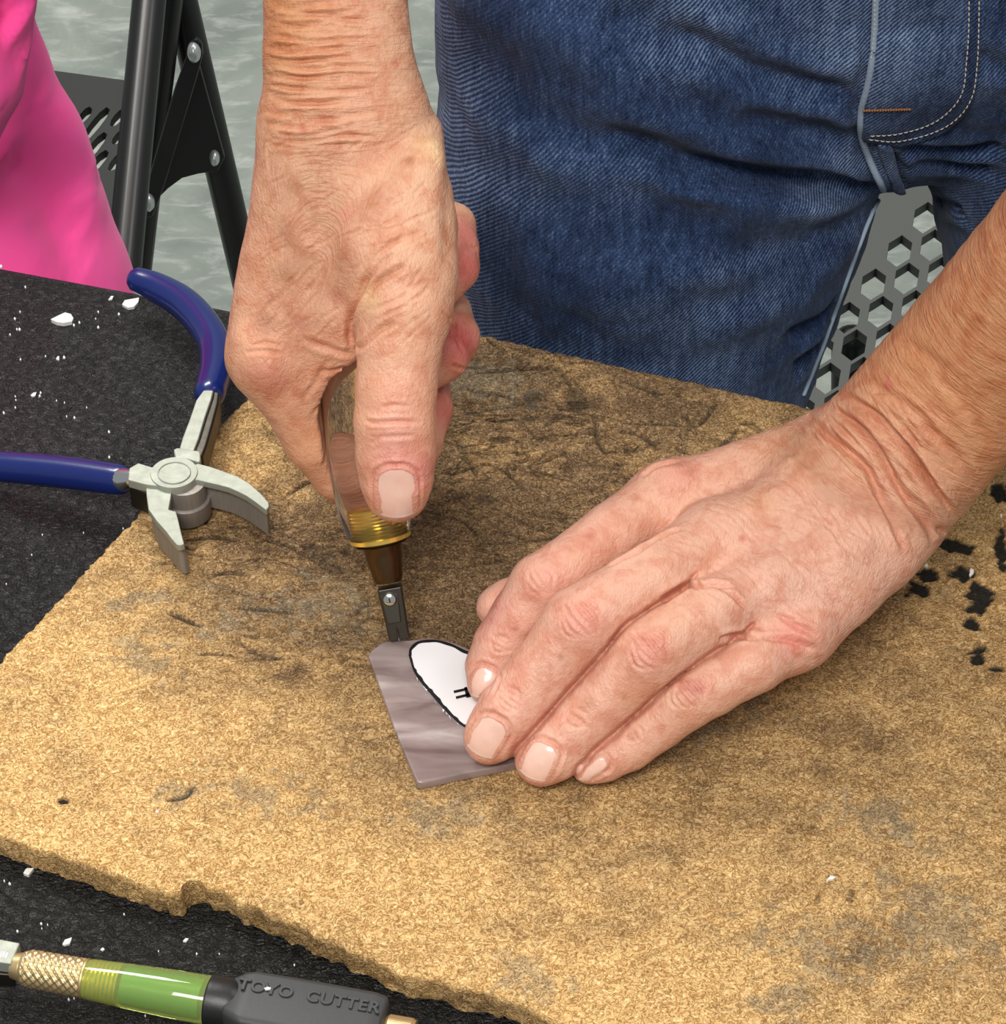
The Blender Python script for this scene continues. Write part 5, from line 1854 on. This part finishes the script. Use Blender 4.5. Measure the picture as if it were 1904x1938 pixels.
for m_ in (ml, mr, ma):
    f = np.empty(len(m_.loops), np.int32)
    m_.loops.foreach_get('vertex_index', f)
    tone = np.empty(len(m_.vertices) * 4, np.float32)
    m_.attributes['tone'].data.foreach_get('color', tone)
    lm = np.empty(len(m_.vertices) * 3, np.float32)
    m_.attributes['limb'].data.foreach_get('vector', lm)
    wk = np.empty(len(m_.vertices), np.float32)
    m_.attributes['wrinkle'].data.foreach_get('value', wk)
    parts.append((verts_of(m_), f.reshape(-1, 4), tone.reshape(-1, 4)[:, :3], lm.reshape(-1, 3), wk))
off = np.cumsum([0] + [len(p[0]) for p in parts])
bm_ = mesh_np('body', np.vstack([p[0] for p in parts]), np.vstack([p[1] + o_i for p, o_i in zip(parts, off)]))
attr_c(bm_, 'tone', np.vstack([p[2] for p in parts]))
attr_v(bm_, 'limb', np.vstack([p[3] for p in parts]))
attr_f(bm_, 'wrinkle', np.concatenate([p[4] for p in parts]))
body = link('body', bm_, MAT['skin'], pn)
for nl in nails_l:
    make_nail(bl_, nl, body)
for nl in nails_r:
    make_nail(br2, nl, body)
# a few fair hairs on the forearm
V, F = [], []
for i in range(44):
    x, y = random.uniform(1640, 1900), random.uniform(520, 960)
    l, n = on_surface(bl_, x, y)
    if l is None:
        continue
    _t = np.array((random.gauss(.3, .5), random.gauss(-.8, .3), random.gauss(-.2, .3)))
    _t = _t - n * (_t @ n)
    _t /= np.linalg.norm(_t)
    sd = np.cross(n, _t)
    ln = random.uniform(.003, .008)
    b0 = len(V)
    for k, (f, up_, w) in enumerate(((0, 0, .00007), (.5, .0008, .00005), (1, .0012, .00002))):
        c = l + _t * ln * f + n * up_
        V += [c + sd * w, c - sd * w * .5 + n * w, c - sd * w * .5 - n * w]
    for k in range(2):
        for e in range(3):
            F.append((b0 + k * 3 + e, b0 + k * 3 + (e + 1) % 3, b0 + k * 3 + 3 + (e + 1) % 3, b0 + k * 3 + 3 + e))
ho = link('arm_hair', mesh_pd('arm_hair', V, F, True), MAT['hair'], body)
ho['kind'] = 'stuff'

TF = Field((-0.14, 0.04, 0.89), (0.46, 0.40, 1.56), 0.006)  # unseen upper body, added to shade the back of the board
Dt = TF.new()
TF.chain(Dt, [(np.array([.08, .19, 1.03]), .118), (np.array([.08, .22, 1.10]), .11), (np.array([.10, .23, 1.30]), .115), (np.array([.02, .23, 1.40]), .075)], .03)
TF.chain(Dt, [(np.array([.27, .19, 1.03]), .118), (np.array([.24, .22, 1.10]), .11), (np.array([.22, .23, 1.30]), .115), (np.array([.30, .23, 1.40]), .075)], .05)
TF.chain(Dt, [(np.array([-.01, .22, 1.40]), .072), (np.array([-.045, .19, 1.31]), .066)], .03)
TF.chain(Dt, [(np.array([.33, .22, 1.40]), .072), (np.array([.345, .17, 1.31]), .066)], .03)
a, f = TF.surface(Dt, 2)
link('shirt', mesh_np('shirt', a, f), simple('grey_jersey', (120, 124, 130), 0.9), pn)

# ------------------------------------------------------------------ neighbour in pink
YP = 0.26
pk = empty('person', (Q(-120, 300, YP)[0], YP, 0), 'person in a hot-pink top sitting behind the table corner, mostly cut off', 'person')
PF = Field((-0.46, 0.10, 0.42), (-0.07, 0.46, 1.15), 0.004)
Dk, Ds_ = PF.new(), PF.new()


def QP(x, y, yy, hw):
    p = Q(x, y, yy)
    return p, rad(p, hw)


PF.chain(Dk, [QP(-190, -600, YP + .02, 260), QP(-180, 60, YP + .02, 232), QP(-150, 180, YP + .01, 246), QP(-130, 330, YP, 288), QP(-115, 480, YP - .01, 332), QP(-100, 600, YP - .02, 362), QP(-100, 800, YP, 362)], .03)
PF.chain(Ds_, [QP(-60, -460, YP - .05, 110), QP(-52, -120, YP - .06, 116), QP(-40, 40, YP - .075, 104), QP(-46, 150, YP - .08, 92), QP(-64, 250, YP - .08, 62), QP(-100, 340, YP - .08, 50)], .02)


def cloth(D, name, folds, amp):
    a, f = PF.surface(D, 3)
    me = subdivided(mesh_np(name, a, f), 1)
    V, N = verts_of(me), normals_of(me)
    b = bvh_of(me)
    d = fbm(V * np.array([16, 16, 9]), 2) * amp
    for ln, w, dp in folds:
        crease(V, N, d, polyline_on(b, ln, 5), w, dp, .5)
    set_verts(me, V + N * d[:, None])
    return me


link('top', cloth(Dk, 'top', [([(10, 290), (80, 350), (160, 440)], .012, .005), ([(0, 300), (80, 400), (170, 500)], .014, .003), ([(60, 200), (110, 300), (150, 380)], .012, .003)], .0022), MAT['pink'], pk)
link('sleeve', cloth(Ds_, 'sleeve', [([(-10, 12), (20, 24), (46, 52)], .010, .007), ([(-10, 72), (25, 92), (50, 112)], .010, .003)], .0008), MAT['pink'], pk)
